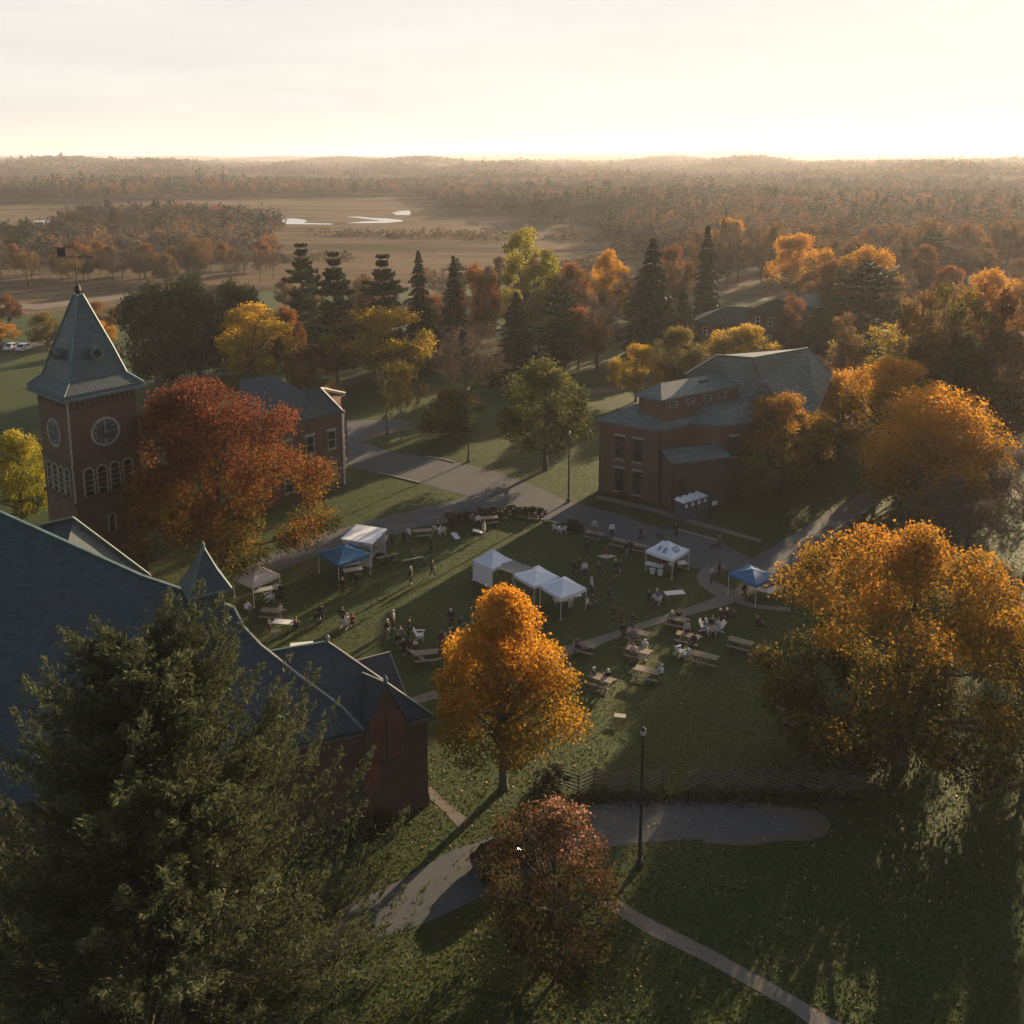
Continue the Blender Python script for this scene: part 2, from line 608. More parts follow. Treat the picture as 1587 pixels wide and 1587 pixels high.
def strip(pl, wl, n=6):
    """smooth band polygon round a centre line of photo points with widths in photo rows"""
    pl = [Vector(p) for p in pl]
    return pl

# the campus road: comes in from the left behind the red maple, passes the junction, runs on to the right
sheet('road', [(380, 880), (427, 856), (500, 826), (567, 809.5), (654, 787), (716, 773), (722, 768), (650, 748), (586, 733), (535, 722), (470, 712), (440, 680), (520, 655), (560, 651), (620, 650), (640, 656),
               (560, 684), (605, 700), (650, 707), (692, 713), (756, 727), (800, 742), (845, 760), (876, 776), (952, 794), (1002, 813), (1050, 822), (1112, 838), (1165, 866), (1300, 786), (1380, 742), (1405, 752),
               (1330, 800), (1240, 882), (1195, 893), (1150, 884), (1120, 884), (1078, 881), (1000, 852), (907, 822), (841, 803), (806, 793), (768, 793), (700, 808), (640, 818), (595, 836), (520, 850), (450, 878), (400, 905)], 0.012, ROAD)
sheet('pavement', [(925, 767), (1021, 788), (1043, 796), (1180, 836), (1180, 841), (1040, 803), (1018, 795), (925, 773)], 0.008, PATH)
sheet('footpath', [(1128, 917), (1165, 905), (1190, 893), (1215, 887), (1225, 893), (1196, 906), (1150, 928), (1133, 936), (1058, 956), (986, 978), (907, 1007), (870, 1020), (760, 1056), (690, 1079), (632, 1094), (628, 1084), (690, 1064), (760, 1040), (875, 1003), (1039, 950), (1090, 933)], 0.016, PATH)
sheet('path', [(1102, 874), (1085, 884), (1078, 893), (1084, 906), (1113, 926), (1128, 934), (1148, 927), (1130, 912), (1105, 899), (1104, 891), (1120, 880), (1130, 876)], 0.020, PATH)
sheet('path', [(1140, 935), (1165, 942), (1225, 948), (1225, 942), (1170, 936), (1148, 929)], 0.0285, PATH)
sheet('walkway', [(655, 1222), (668, 1219), (690, 1242), (728, 1271), (710, 1282), (692, 1262), (660, 1232)], 0.016, PATH)
sheet('driveway', [(380, 1500), (440, 1458), (500, 1422), (627, 1361), (702, 1316), (729, 1309), (830, 1272), (905, 1250), (970, 1241), (1060, 1239), (1140, 1247), (1185, 1256), (1236, 1268), (1246, 1280), (1230, 1292), (1140, 1301), (1060, 1301), (990, 1306), (905, 1318), (850, 1345), (740, 1393), (665, 1428), (532, 1474), (460, 1530), (380, 1580)], 0.012, ROAD)
sheet('path', [(930, 1392), (965, 1398), (1000, 1420), (1100, 1470), (1185, 1517), (1303, 1586), (1370, 1630), (1320, 1640), (1222, 1563), (1100, 1494), (1000, 1445), (945, 1410)], 0.016, PATH)
sheet('path', [(560, 684), (600, 672), (640, 664), (645, 660), (610, 663), (560, 676)], 0.02, DIRT)
sheet('path', [(-40, 466), (60, 472), (120, 464), (190, 457), (260, 452), (260, 457), (190, 464), (120, 472), (60, 480), (-40, 476)], 0.02, PATH)
sheet('path', [(-60, 536), (20, 532), (70, 528), (110, 520), (115, 524), (80, 533), (20, 540), (-60, 546)], 0.02, DIRT)
sheet('path', [(880, 606), (960, 598), (1000, 594), (1000, 600), (960, 606), (880, 616)], 0.02, DIRT)

sheet('driveway', [(1090, 1243), (1150, 1240), (1215, 1250), (1262, 1256), (1278, 1264), (1288, 1279), (1280, 1294), (1250, 1303), (1205, 1303), (1160, 1311), (1090, 1306)], 0.007, DIRT)

# kerbs: low stone edging standing 0.1 m above the road
def kerb(px, label):
    m_ = MB()
    pts = [G(x, y) for x, y in px]
    for a, b in zip(pts[:-1], pts[1:]):
        m_.bar(a + Vector((0, 0, .055)), b + Vector((0, 0, .055)), 0.16, 0.12)
    return tag(m_.build('kerb', STONE), kind='structure')
kerb([(1046, 820), (1080, 829), (1112, 838)], '')
kerb([(660, 707.5), (692, 713.5), (705, 717)], '')
kerb([(586, 733), (620, 741), (650, 748.5)], '')

# water of the marsh
def water_material():
    m, t, b = new_mat('still_water')
    b.inputs['Base Color'].default_value = (.03, .035, .04, 1)
    b.inputs['Roughness'].default_value = 0.12
    b.inputs['Specular IOR Level'].default_value = 1.0
    bump(t, b, noise(t, 1.5, 3, position(t)), 0.08, 0.1)
    return m
WATER = water_material()
for px in ([(418, 338), (440, 337.5), (462, 339), (472, 340.5), (476, 343), (470, 345.5), (515, 346.5), (515, 348), (440, 347.5), (426, 345), (432, 342)],
           [(536, 336), (555, 335.5), (575, 337.5), (598, 338.5), (620, 340.5), (626, 343), (600, 345.5), (560, 346), (535, 346), (560, 343.5), (590, 342), (560, 338.5)],
           [(612, 327), (634, 326), (637, 330), (634, 333.5), (614, 333), (606, 329), (622, 329)],
           [(723, 345), (760, 345), (800, 347), (830, 350), (830, 352), (790, 350.5), (745, 349), (723, 347)],
           [(52, 342), (75, 341), (95, 342), (92, 346), (65, 346), (52, 344)],
           [(1362, 337), (1400, 338), (1432, 340), (1430, 342.5), (1390, 341)]):
    sheet('water', px, 0.12, WATER)
# ------------------------------------------------------------------ foliage generators
def unit(a):
    return a / np.maximum(np.linalg.norm(a, axis=-1, keepdims=True), 1e-9)

def rnd_dir(r, n):
    return unit(r.normal(size=(n, 3)))

def blades(P, A, B, L, W):
    """rhombic leaf faces at P, long axis A (length L), cross axis B (width W)"""
    L = np.broadcast_to(np.asarray(L, float).reshape(-1, 1), (len(P), 1)); W = np.broadcast_to(np.asarray(W, float).reshape(-1, 1), (len(P), 1))
    a, b = A * L * 0.5, B * W * 0.5
    V = np.stack([P - a, P + b - a * 0.1, P + a, P - b - a * 0.1], 1).reshape(-1, 3)
    Q = np.arange(len(P) * 4).reshape(-1, 4)
    return V, Q

def leaf_faces(r, P, N, size, aspect=0.75):
    A = np.cross(N, rnd_dir(r, len(P))); A = unit(A)
    B = np.cross(N, A)
    s = size * r.uniform(0.7, 1.35, len(P))
    return blades(P, A, B, s, s * aspect)

def profile_round(h):
    return np.where(h < 0.38, 0.62 + 0.38 * np.sqrt(np.clip(1 - ((0.38 - h) / 0.38) ** 2, 0, 1)), np.sqrt(np.clip(1 - ((h - 0.38) / 0.62) ** 2.1, 0, 1)))
def profile_cone(h):
    return np.clip(np.minimum(0.6 + h * 2.4, 1.10 * (1 - h) ** 0.52), 0, 1)
def profile_dome(h):
    return np.where(h < 0.26, 0.70 + 0.30 * np.sqrt(np.clip(1 - ((0.26 - h) / 0.26) ** 2, 0, 1)), np.sqrt(np.clip(1 - ((h - 0.26) / 0.74) ** 2, 0, 1)))
def profile_oval(h):
    return np.sqrt(np.clip(1 - ((h - 0.45) / 0.55) ** 2, 0.02, 1))

def limbs(mb, r, H, R, base, tips, tr):
    """tapered trunk with limbs bending out to the clumps"""
    zs = [-0.3, 0.0, 0.5, base * H * 0.6, base * H, H * 0.5, H * 0.72, H * 0.9]
    lean = r.normal(size=2) * 0.012 * H
    pts = [(lean[0] * (z / H) + 0.05 * r.normal() * (z > 1), lean[1] * (z / H) + 0.05 * r.normal() * (z > 1), z) for z in zs]
    rad = [tr * 1.5, tr * 1.35, tr * 1.05, tr * 0.95, tr * 0.85, tr * 0.5, tr * 0.25, tr * 0.08]
    mb.tube(pts, rad, 9)
    for c in tips:
        z0 = min(max(base * H * 0.8, c[2] * r.uniform(0.45, 0.7)), H * 0.75)
        f = z0 / H
        a = np.array([lean[0] * f, lean[1] * f, z0]); c = np.asarray(c)
        m = a + (c - a) * 0.5 + np.array([0, 0, -0.06 * np.linalg.norm(c - a)])
        q = tr * (0.42 * (1 - f) + 0.10)
        mb.tube([a, m, a + (c - a) * 0.95], [q, q * 0.62, q * 0.18], 5, cap=False)

def broadleaf(seed, H, R, base=0.2, clumps=60, n=12000, leaf=0.34, prof=profile_round, grad=0.5, tr=None, inner=0.25, lump=(0.17, 0.30), spread=0.21, sparse=0.0):
    r = np.random.default_rng(seed)
    h = r.beta(1.02, 1.1, clumps)
    ang = np.arange(clumps) * 2.399963 + r.uniform(-0.5, 0.5, clumps)
    z0, z1 = base * H, H
    rc = R * r.uniform(*lump, clumps)
    side = 1 + 0.16 * np.sin(ang * 2 + seed) + 0.1 * np.sin(ang * 3 + 2 * seed)
    er = np.maximum(prof(h) * R * side - rc * 0.55, 0.05)
    frac = np.where(r.random(clumps) < inner, r.uniform(0.15, 0.6, clumps), r.uniform(0.82, 1.03, clumps))
    cx, cy_ = er * frac * np.cos(ang), er * frac * np.sin(ang)
    cz = z0 + rc * 0.6 + h * (z1 - z0 - rc * 1.4)
    Cn = np.stack([cx, cy_, cz], 1)
    wgt = rc ** 2 * (1 - sparse * r.random(clumps)); wgt /= wgt.sum()
    k = r.choice(clumps, n, p=wgt)
    d = rnd_dir(r, n)
    d[:, 2] *= 0.82
    rad = rc[k] * np.abs(r.normal(0.78, spread, n))
    P = Cn[k] + d * rad[:, None]
    P[:, 2] = np.maximum(P[:, 2], base * H * 0.55)
    N = unit(d * 0.55 + rnd_dir(r, n) * 0.9 + np.array([0, 0, 0.25]))
    V, Q = leaf_faces(r, P, N, leaf)
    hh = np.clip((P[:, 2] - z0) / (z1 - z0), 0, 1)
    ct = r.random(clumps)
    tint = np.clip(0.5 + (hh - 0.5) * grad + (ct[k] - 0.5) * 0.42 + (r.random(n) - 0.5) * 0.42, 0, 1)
    mb = MB()
    tr = tr or H * 0.022
    limbs(mb, r, H, R, base, Cn[r.choice(clumps, min(clumps, 34), replace=False)], tr)
    return mb, (V, Q, tint)

def ribbons(A, B, W, r):
    d = unit(B - A)
    s = unit(np.cross(d, rnd_dir(r, len(A)))) * (np.asarray(W).reshape(-1, 1) / 2)
    V = np.stack([A - s, A + s, B + s * 0.45, B - s * 0.45], 1).reshape(-1, 3)
    return V, np.arange(len(A) * 4).reshape(-1, 4)

def twiggy(seed, H, R, base=0.16, n_leaf=0, leaf=0.3, k1=13, k2=7, k3=7, k4=6, up=0.5, tw=0.05, grad=0.3):
    """open crown of fine twigs, with few or no leaves"""
    r = np.random.default_rng(seed)
    mb = MB()
    zs = [-0.3, 0.0, H * 0.12, H * 0.35, H * 0.6, H * 0.85]
    tr = H * 0.017
    mb.tube([(0.02 * z * r.normal() * 0.3, 0.02 * z * r.normal() * 0.3, z) for z in zs], [tr * 1.5, tr * 1.25, tr, tr * 0.75, tr * 0.45, tr * 0.1], 8)
    f = r.uniform(base, 0.9, k1); f.sort()
    a0 = np.arange(k1) * 2.4 + r.uniform(-.4, .4, k1)
    L = R * (1.15 - 0.75 * f) * r.uniform(0.8, 1.15, k1)
    A = np.stack([np.zeros(k1), np.zeros(k1), f * H * 0.8], 1)
    B = A + np.stack([np.cos(a0) * L, np.sin(a0) * L, L * (0.55 + up * 0.6) + 0 * L], 1)
    B[:, 2] = np.minimum(B[:, 2], H * 0.98)
    for a, b in zip(A, B):
        m = (a + b) / 2 + np.array([0, 0, -0.05 * R])
        mb.tube([a, m, b], [tr * 0.42, tr * 0.28, tr * 0.08], 5, cap=False)
    Vs, Qs, Ts, off = [], [], [], 0
    tips = None
    for lev, (k, ln, sp) in enumerate(((k2, 0.50, 0.75), (k3, 0.27, 0.85), (k4, 0.17, 1.0))):
        n0 = len(A)
        idx = np.repeat(np.arange(n0), k)
        t = r.uniform(0.3, 1.0, len(idx))[:, None]
        S = A[idx] + (B[idx] - A[idx]) * t
        d = unit(unit(B[idx] - A[idx]) + rnd_dir(r, len(idx)) * sp + np.array([0, 0, up * 0.5]))
        E = S + d * (R * ln * r.uniform(0.6, 1.25, len(idx)))[:, None]
        E[:, 2] = np.minimum(E[:, 2], H * (0.93 + 0.09 * r.random(len(E))))
        wv = tw * (2.4, 1.5, 1.0)[lev]
        V, Q = ribbons(S, E, np.full(len(S), wv), r)
        Vs.append(V); Qs.append(Q + off); off += len(V)
        Ts.append(r.uniform(0.1, 0.9, len(Q)))
        A, B = S, E
    if n_leaf:
        k = r.integers(0, len(A), n_leaf)
        P = A[k] + (B[k] - A[k]) * r.uniform(0.2, 1.1, n_leaf)[:, None] + r.normal(size=(n_leaf, 3)) * 0.12
        V, Q = leaf_faces(r, P, rnd_dir(r, n_leaf), leaf)
        Vs.append(V); Qs.append(Q + off)
        hh = np.clip(P[:, 2] / H, 0, 1)
        Ts.append(np.clip(0.5 + (hh - .5) * grad + (r.random(n_leaf) - .5) * .7, 0, 1))
    return mb, (np.concatenate(Vs), np.concatenate(Qs), np.concatenate(Ts))

def conifer(seed, H, R, whorls=26, per=9, sprays=26, droop=0.25, pw=0.85, irregular=0.15, base=0.07, size=0.5, lift=0.0, flat=0.3):
    """spruce or pine: whorls of branches clothed in needle sprays"""
    r = np.random.default_rng(seed)
    mb = MB()
    tr = H * 0.016
    mb.tube([(0, 0, -0.3), (0, 0, 0), (0, 0, H * 0.4), (0, 0, H * 0.97)], [tr * 1.5, tr * 1.3, tr * 0.8, tr * 0.06], 8)
    Ps, As, Ts, Ws = [], [], [], []
    for i in range(whorls):
        f = (i + r.uniform(-.25, .25)) / whorls
        z = H * (base + (1 - base) * max(0, f) * 0.985)
        Rz = R * max(0.03, (1 - f)) ** pw * (1 + irregular * r.normal()) + 0.12
        for j in range(per):
            an = 2 * pi * (j + r.uniform(-.35, .35)) / per + i * 1.3
            L = max(0.25, Rz * r.uniform(0.75, 1.12))
            d = np.array([cos(an), sin(an), 0.0])
            nn = max(6, int(sprays * (0.35 + 0.65 * L / R)))
            t = r.uniform(0.12, 1.0, nn) ** 0.8
            zz = z - droop * L * t ** 1.4 + lift * L * t ** 2
            side = r.normal(size=nn) * flat * L * 0.5 * (1.1 - t)
            P = d * (L * t)[:, None] + np.array([-d[1], d[0], 0]) * side[:, None]
            P[:, 2] = zz + r.normal(size=nn) * 0.10
            A = unit(d + np.array([-d[1], d[0], 0]) * (side / (0.3 * L + .1))[:, None] + np.array([0, 0, lift * 1.2 - droop * 0.9]) + r.normal(size=(nn, 3)) * 0.35)
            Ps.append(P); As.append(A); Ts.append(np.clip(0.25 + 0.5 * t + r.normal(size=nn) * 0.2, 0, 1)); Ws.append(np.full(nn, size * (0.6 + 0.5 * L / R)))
            if L > R * 0.3 and j % 2 == 0:
                mb.tube([(0, 0, z), d * L * 0.9 + np.array([0, 0, z - droop * L * 0.8 + lift * L * 0.8])], [tr * 0.28 * L / R + .01, 0.01], 4, cap=False)
    P, A, T, W = map(np.concatenate, (Ps, As, Ts, Ws))
    B = unit(np.cross(A, unit(np.array([0, 0, 1.0]) + r.normal(size=A.shape) * 0.55)))
    V, Q = blades(P, A, B, W * 1.5, W * 0.62)
    # a second face set on edge gives each spray body
    m = r.random(len(P)) < 0.5
    V2, Q2 = blades(P[m], A[m], unit(np.cross(A[m], B[m])), W[m] * 1.2, W[m] * 0.4)
    return mb, (np.concatenate([V, V2]), np.concatenate([Q, Q2 + len(V)]), np.concatenate([T, T[m]]))

def feathery(seed, H, R, n_br=300, n_sp=330):
    """broad feathery evergreen: limbs sweeping up and out, tips in plumes"""
    r = np.random.default_rng(seed)
    mb = MB()
    tr = 0.42
    for dx, dy, hh in ((0, 0, 0.84), (1.2, 0.6, 0.72), (-1.3, 0.3, 0.76), (-0.4, -1.1, 0.68), (2.3, -0.4, 0.6)):
        mb.tube([(dx * .2, dy * .2, -0.3), (dx * .4, dy * .4, H * 0.25), (dx, dy, H * 0.6), (dx * 1.5, dy * 1.5, H * hh)], [tr, tr * 0.75, tr * 0.45, 0.03], 7)
    Ps, As, Ts = [], [], []
    for i in range(n_br):
        f = r.random() ** 0.9
        an = i * 2.399963 + r.uniform(-.3, .3)
        z0 = H * (0.03 + 0.80 * f)
        L = R * (1.0 - 0.84 * f ** 0.82) * r.uniform(0.72, 1.18) * (1 + 0.12 * sin(3 * an + 1))
        rise = L * (0.18 + 0.65 * f) * r.uniform(0.7, 1.3)
        d = np.array([cos(an), sin(an), 0.0])
        s0 = d * 0.9 * (1 - f)
        nn = int(n_sp * (0.4 + 0.6 * L / R))
        # each limb carries side plumes
        npl = 9
        pl = r.integers(0, npl, nn)
        tb = np.linspace(0.22, 0.98, npl)
        sd = r.uniform(-1, 1, npl) * 0.34 * L * (1.15 - tb)
        up = r.uniform(0.0, 0.25, npl) * L * 0.6
        u = r.random(nn) ** 0.75
        t = tb[pl] + u * 0.16
        P = s0 + d * (L * t)[:, None] + np.array([-d[1], d[0], 0]) * (sd[pl] * (0.3 + 0.7 * u))[:, None]
        P[:, 2] = z0 + rise * t ** 1.6 + up[pl] * u
        P += r.normal(size=P.shape) * (0.30 * (1.1 - u))[:, None] * np.array([1, 1, 0.8])
        dirp = d * 0.55 + np.array([-d[1], d[0], 0]) * np.sign(sd[pl])[:, None] * 0.35 + np.array([0, 0, 0.55])
        A = unit(dirp + r.normal(size=(nn, 3)) * 0.5)
        Ps.append(P); As.append(A)
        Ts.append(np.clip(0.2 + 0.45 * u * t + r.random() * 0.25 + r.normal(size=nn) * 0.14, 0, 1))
        mb.tube([s0 * 0.3 + np.array([0, 0, z0]), s0 + d * L * 0.5 + np.array([0, 0, z0 + rise * 0.33]), s0 + d * L * 0.95 + np.array([0, 0, z0 + rise * 0.9])], [0.09, 0.05, 0.012], 4, cap=False)
    P, A, T = map(np.concatenate, (Ps, As, Ts))
    B = unit(np.cross(A, rnd_dir(r, len(A))))
    V, Q = blades(P, A, B, r.uniform(0.18, 0.40, len(P)), r.uniform(0.045, 0.085, len(P)))
    return mb, (V, Q, T)

# ------------------------------------------------------------------ planting
PROTO = {}
def proto(kind, var):
    key = (kind, var)
    if key in PROTO:
        return PROTO[key]
    s = 100 + var * 17 + sum(ord(c) for c in kind)
    if kind == 'round':   t = broadleaf(s, 14, 6.0, 0.16, 60, 20000, 0.28)
    elif kind == 'oval':  t = broadleaf(s, 17, 4.6, 0.13, 54, 17000, 0.28, profile_oval)
    elif kind == 'cone':  t = broadleaf(s, 14, 5.0, 0.14, 60, 11000, 0.34, profile_cone)
    elif kind == 'airy':  t = twiggy(s, 14, 5.6, n_leaf=5200, leaf=0.30)
    elif kind == 'bare':  t = twiggy(s, 15, 5.0, n_leaf=300, leaf=0.22)
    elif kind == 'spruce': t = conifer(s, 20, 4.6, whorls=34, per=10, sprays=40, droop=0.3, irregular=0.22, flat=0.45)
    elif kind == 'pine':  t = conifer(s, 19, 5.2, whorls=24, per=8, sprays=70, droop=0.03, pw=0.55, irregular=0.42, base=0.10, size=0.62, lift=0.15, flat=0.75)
    elif kind == 'bushy': t = broadleaf(s, 10, 6.0, 0.04, 80, 15000, 0.30, profile_oval, 0.3)
    elif kind == 'shrub': t = broadleaf(s, 1.2, 0.75, 0.05, 22, 1500, 0.10, profile_round, 0.3, 0.03)
    mb, (V, Q, T) = t
    PROTO[key] = (mb, np_mesh(kind + '_crown', V, Q, T), None, {'round': (14, 6), 'oval': (17, 4.6), 'cone': (14, 5), 'airy': (14, 6.2), 'bare': (15, 6), 'spruce': (20, 4.8), 'pine': (19, 5.6), 'bushy': (10, 6.2), 'shrub': (1.2, .8)}[kind])
    return PROTO[key]

TRUNKS = {}
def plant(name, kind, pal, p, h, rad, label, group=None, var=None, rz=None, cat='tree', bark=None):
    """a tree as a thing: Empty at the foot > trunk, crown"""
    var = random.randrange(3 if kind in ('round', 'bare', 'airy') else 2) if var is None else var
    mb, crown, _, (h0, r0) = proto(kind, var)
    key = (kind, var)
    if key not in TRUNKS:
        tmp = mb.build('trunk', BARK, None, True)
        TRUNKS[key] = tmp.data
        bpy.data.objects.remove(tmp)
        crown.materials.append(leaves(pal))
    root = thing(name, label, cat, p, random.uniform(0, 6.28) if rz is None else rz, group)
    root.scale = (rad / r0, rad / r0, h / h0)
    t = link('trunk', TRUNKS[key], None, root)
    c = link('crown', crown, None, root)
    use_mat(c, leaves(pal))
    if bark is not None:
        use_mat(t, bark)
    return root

def hero(name, gen, pal, p, label, rz=0.0, cat='tree', group=None):
    mb, (V, Q, T) = gen
    root = thing(name, label, cat, p, rz, group)
    mb.build('trunk', BARK, root, True)
    link('crown', np_mesh('crown', V, Q, T), leaves(pal), root)
    return root

def clip_side(lf, r):
    """crown cut away on its right beyond r so that sunlight passes there"""
    V, Q, T = lf
    n = np.array([cos(SUN_AZ), -sin(SUN_AZ), 0])
    P = V.reshape(-1, 4, 3).mean(1)
    k = (P @ n) < r + 0.5 * np.sin(P[:, 2] * 2.0)
    return V.reshape(-1, 4, 3)[k].reshape(-1, 3), np.arange(k.sum() * 4).reshape(-1, 4), T[k]

def by_top(x, ytop, h):
    p = G(x, ytop, h)
    return Vector((p.x, p.y, 0))

# --- the trees one sees singly near the lawn
p = G(780, 1222); h = height_at(p, 905)
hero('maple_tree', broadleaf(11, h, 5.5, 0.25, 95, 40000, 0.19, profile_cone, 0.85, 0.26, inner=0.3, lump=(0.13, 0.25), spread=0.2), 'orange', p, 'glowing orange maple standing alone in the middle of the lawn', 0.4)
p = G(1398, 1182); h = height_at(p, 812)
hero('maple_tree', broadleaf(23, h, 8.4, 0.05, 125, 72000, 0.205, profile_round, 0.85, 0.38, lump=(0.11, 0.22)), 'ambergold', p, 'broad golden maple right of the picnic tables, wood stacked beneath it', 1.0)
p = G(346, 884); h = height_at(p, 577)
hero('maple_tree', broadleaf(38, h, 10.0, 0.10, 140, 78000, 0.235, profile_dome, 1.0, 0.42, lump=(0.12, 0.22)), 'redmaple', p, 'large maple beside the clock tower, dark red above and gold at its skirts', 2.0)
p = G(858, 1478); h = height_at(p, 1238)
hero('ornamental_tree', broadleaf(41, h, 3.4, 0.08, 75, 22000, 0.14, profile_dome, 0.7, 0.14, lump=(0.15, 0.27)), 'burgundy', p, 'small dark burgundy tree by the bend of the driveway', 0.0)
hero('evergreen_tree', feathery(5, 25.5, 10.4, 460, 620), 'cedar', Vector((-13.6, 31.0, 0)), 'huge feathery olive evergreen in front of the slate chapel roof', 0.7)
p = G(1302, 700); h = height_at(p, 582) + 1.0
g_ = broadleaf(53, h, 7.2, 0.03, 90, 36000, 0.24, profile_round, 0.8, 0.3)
g_ = (g_[0], clip_side(g_[1], 4.6))  # right side of the crown trimmed to open a gap for the sun
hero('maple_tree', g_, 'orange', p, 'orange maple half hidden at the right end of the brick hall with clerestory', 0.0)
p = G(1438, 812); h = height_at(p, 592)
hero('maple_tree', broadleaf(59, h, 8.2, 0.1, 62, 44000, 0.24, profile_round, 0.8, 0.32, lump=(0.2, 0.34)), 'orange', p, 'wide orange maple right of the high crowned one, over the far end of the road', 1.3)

hero('maple_tree', broadleaf(67, 16.0, 5.4, 0.5, 60, 22000, 0.24, profile_oval, 0.7, 0.3), 'orange', Vector((46.5, 107.0, 0)), 'high crowned orange maple added to shade the lawn, between the half hidden and the wide orange maple', 0.9)  # added with a raised crown: shades the lawn, leaves the road sunlit

for q_, (x_, y_, h_, r_, pl_, lab_) in enumerate(((52.5, 114, 24, 4.2, 'brown', 'tall brown tree added for shade behind the high crowned orange maple, leftmost of three'), (58.5, 118, 24.5, 4.8, 'olive', 'tall olive tree added for shade behind the wide orange maple, middle of three'), (64.5, 121, 24, 5.0, 'rust', 'tall rust tree added for shade behind the wide orange maple, rightmost of three'))):
    plant('oak_tree', 'oval', pl_, Vector((x_, y_, 0)), h_, r_, lab_, 'tall trees added for shade at the far road end')  # added behind the maples to shade the foreground lawn

def T(name, kind, pal, x, ytop, wpx, label, base=None, h=None, group=None, var=None, bark=None):
    if base is not None:
        p = G(x if not isinstance(base, tuple) else base[0], base if not isinstance(base, tuple) else base[1])
        h = height_at(p, ytop)
    else:
        p = by_top(x, ytop, h)
    rad = wpx / 2 / (FOC / depth(Vector((p.x, p.y, h * .5))))
    return plant(name, kind, pal, p, h, rad, label, group, var, None, 'tree', bark)

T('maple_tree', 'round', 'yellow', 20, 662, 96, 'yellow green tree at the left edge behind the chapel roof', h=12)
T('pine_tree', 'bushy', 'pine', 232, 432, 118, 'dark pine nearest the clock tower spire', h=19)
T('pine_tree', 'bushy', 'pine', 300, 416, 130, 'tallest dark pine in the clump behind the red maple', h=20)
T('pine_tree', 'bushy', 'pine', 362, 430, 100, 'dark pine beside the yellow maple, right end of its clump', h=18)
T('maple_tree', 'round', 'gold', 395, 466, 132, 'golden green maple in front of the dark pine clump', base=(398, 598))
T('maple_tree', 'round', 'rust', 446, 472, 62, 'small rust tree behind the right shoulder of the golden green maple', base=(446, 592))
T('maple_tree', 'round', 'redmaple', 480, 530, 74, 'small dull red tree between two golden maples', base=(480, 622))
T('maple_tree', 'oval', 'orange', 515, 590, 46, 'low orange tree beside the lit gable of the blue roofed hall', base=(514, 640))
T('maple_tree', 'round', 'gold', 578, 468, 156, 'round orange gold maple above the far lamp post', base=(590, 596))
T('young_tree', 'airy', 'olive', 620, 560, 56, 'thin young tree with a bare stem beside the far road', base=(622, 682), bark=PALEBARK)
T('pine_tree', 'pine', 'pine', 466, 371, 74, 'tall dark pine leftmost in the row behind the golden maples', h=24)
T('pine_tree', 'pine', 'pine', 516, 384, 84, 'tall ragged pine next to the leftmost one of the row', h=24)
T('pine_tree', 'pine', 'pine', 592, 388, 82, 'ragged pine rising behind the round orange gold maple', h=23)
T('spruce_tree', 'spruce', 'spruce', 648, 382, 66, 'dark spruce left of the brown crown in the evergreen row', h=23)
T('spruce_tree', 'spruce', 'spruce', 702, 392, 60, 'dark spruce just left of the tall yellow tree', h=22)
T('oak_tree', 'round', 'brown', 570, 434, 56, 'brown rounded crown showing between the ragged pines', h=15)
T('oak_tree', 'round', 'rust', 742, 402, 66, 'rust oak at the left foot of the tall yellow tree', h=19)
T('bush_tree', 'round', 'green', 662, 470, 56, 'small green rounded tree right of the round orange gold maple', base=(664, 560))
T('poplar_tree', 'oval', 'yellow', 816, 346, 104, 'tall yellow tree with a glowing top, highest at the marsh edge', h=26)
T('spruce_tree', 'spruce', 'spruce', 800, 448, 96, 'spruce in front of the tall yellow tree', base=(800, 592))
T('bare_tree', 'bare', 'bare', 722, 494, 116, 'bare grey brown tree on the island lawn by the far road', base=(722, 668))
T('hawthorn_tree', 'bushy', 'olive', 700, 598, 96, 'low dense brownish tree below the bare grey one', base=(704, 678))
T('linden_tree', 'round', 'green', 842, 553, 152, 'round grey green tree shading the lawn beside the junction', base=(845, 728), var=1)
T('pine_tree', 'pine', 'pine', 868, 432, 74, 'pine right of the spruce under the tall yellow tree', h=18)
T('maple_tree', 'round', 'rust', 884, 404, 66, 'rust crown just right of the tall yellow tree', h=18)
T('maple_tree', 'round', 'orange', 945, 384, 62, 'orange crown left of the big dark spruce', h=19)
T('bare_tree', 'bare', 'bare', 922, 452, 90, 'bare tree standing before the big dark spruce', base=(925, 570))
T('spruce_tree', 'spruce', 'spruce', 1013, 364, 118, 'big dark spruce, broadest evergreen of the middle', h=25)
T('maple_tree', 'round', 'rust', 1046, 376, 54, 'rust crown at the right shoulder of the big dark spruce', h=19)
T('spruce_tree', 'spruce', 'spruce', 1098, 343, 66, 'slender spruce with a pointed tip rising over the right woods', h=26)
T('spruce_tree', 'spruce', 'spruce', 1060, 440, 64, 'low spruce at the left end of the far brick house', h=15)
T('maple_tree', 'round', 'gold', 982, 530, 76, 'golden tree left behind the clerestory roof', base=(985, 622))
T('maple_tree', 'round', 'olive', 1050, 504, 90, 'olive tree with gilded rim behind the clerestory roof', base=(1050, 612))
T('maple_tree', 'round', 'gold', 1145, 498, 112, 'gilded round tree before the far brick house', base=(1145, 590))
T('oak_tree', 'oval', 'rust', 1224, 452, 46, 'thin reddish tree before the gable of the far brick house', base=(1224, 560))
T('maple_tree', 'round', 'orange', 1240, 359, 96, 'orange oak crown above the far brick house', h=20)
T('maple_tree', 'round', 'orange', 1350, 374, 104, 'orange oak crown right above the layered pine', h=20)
T('maple_tree', 'round', 'rust', 1292, 400, 76, 'rust crown between the two orange oaks of the right woods', h=17)
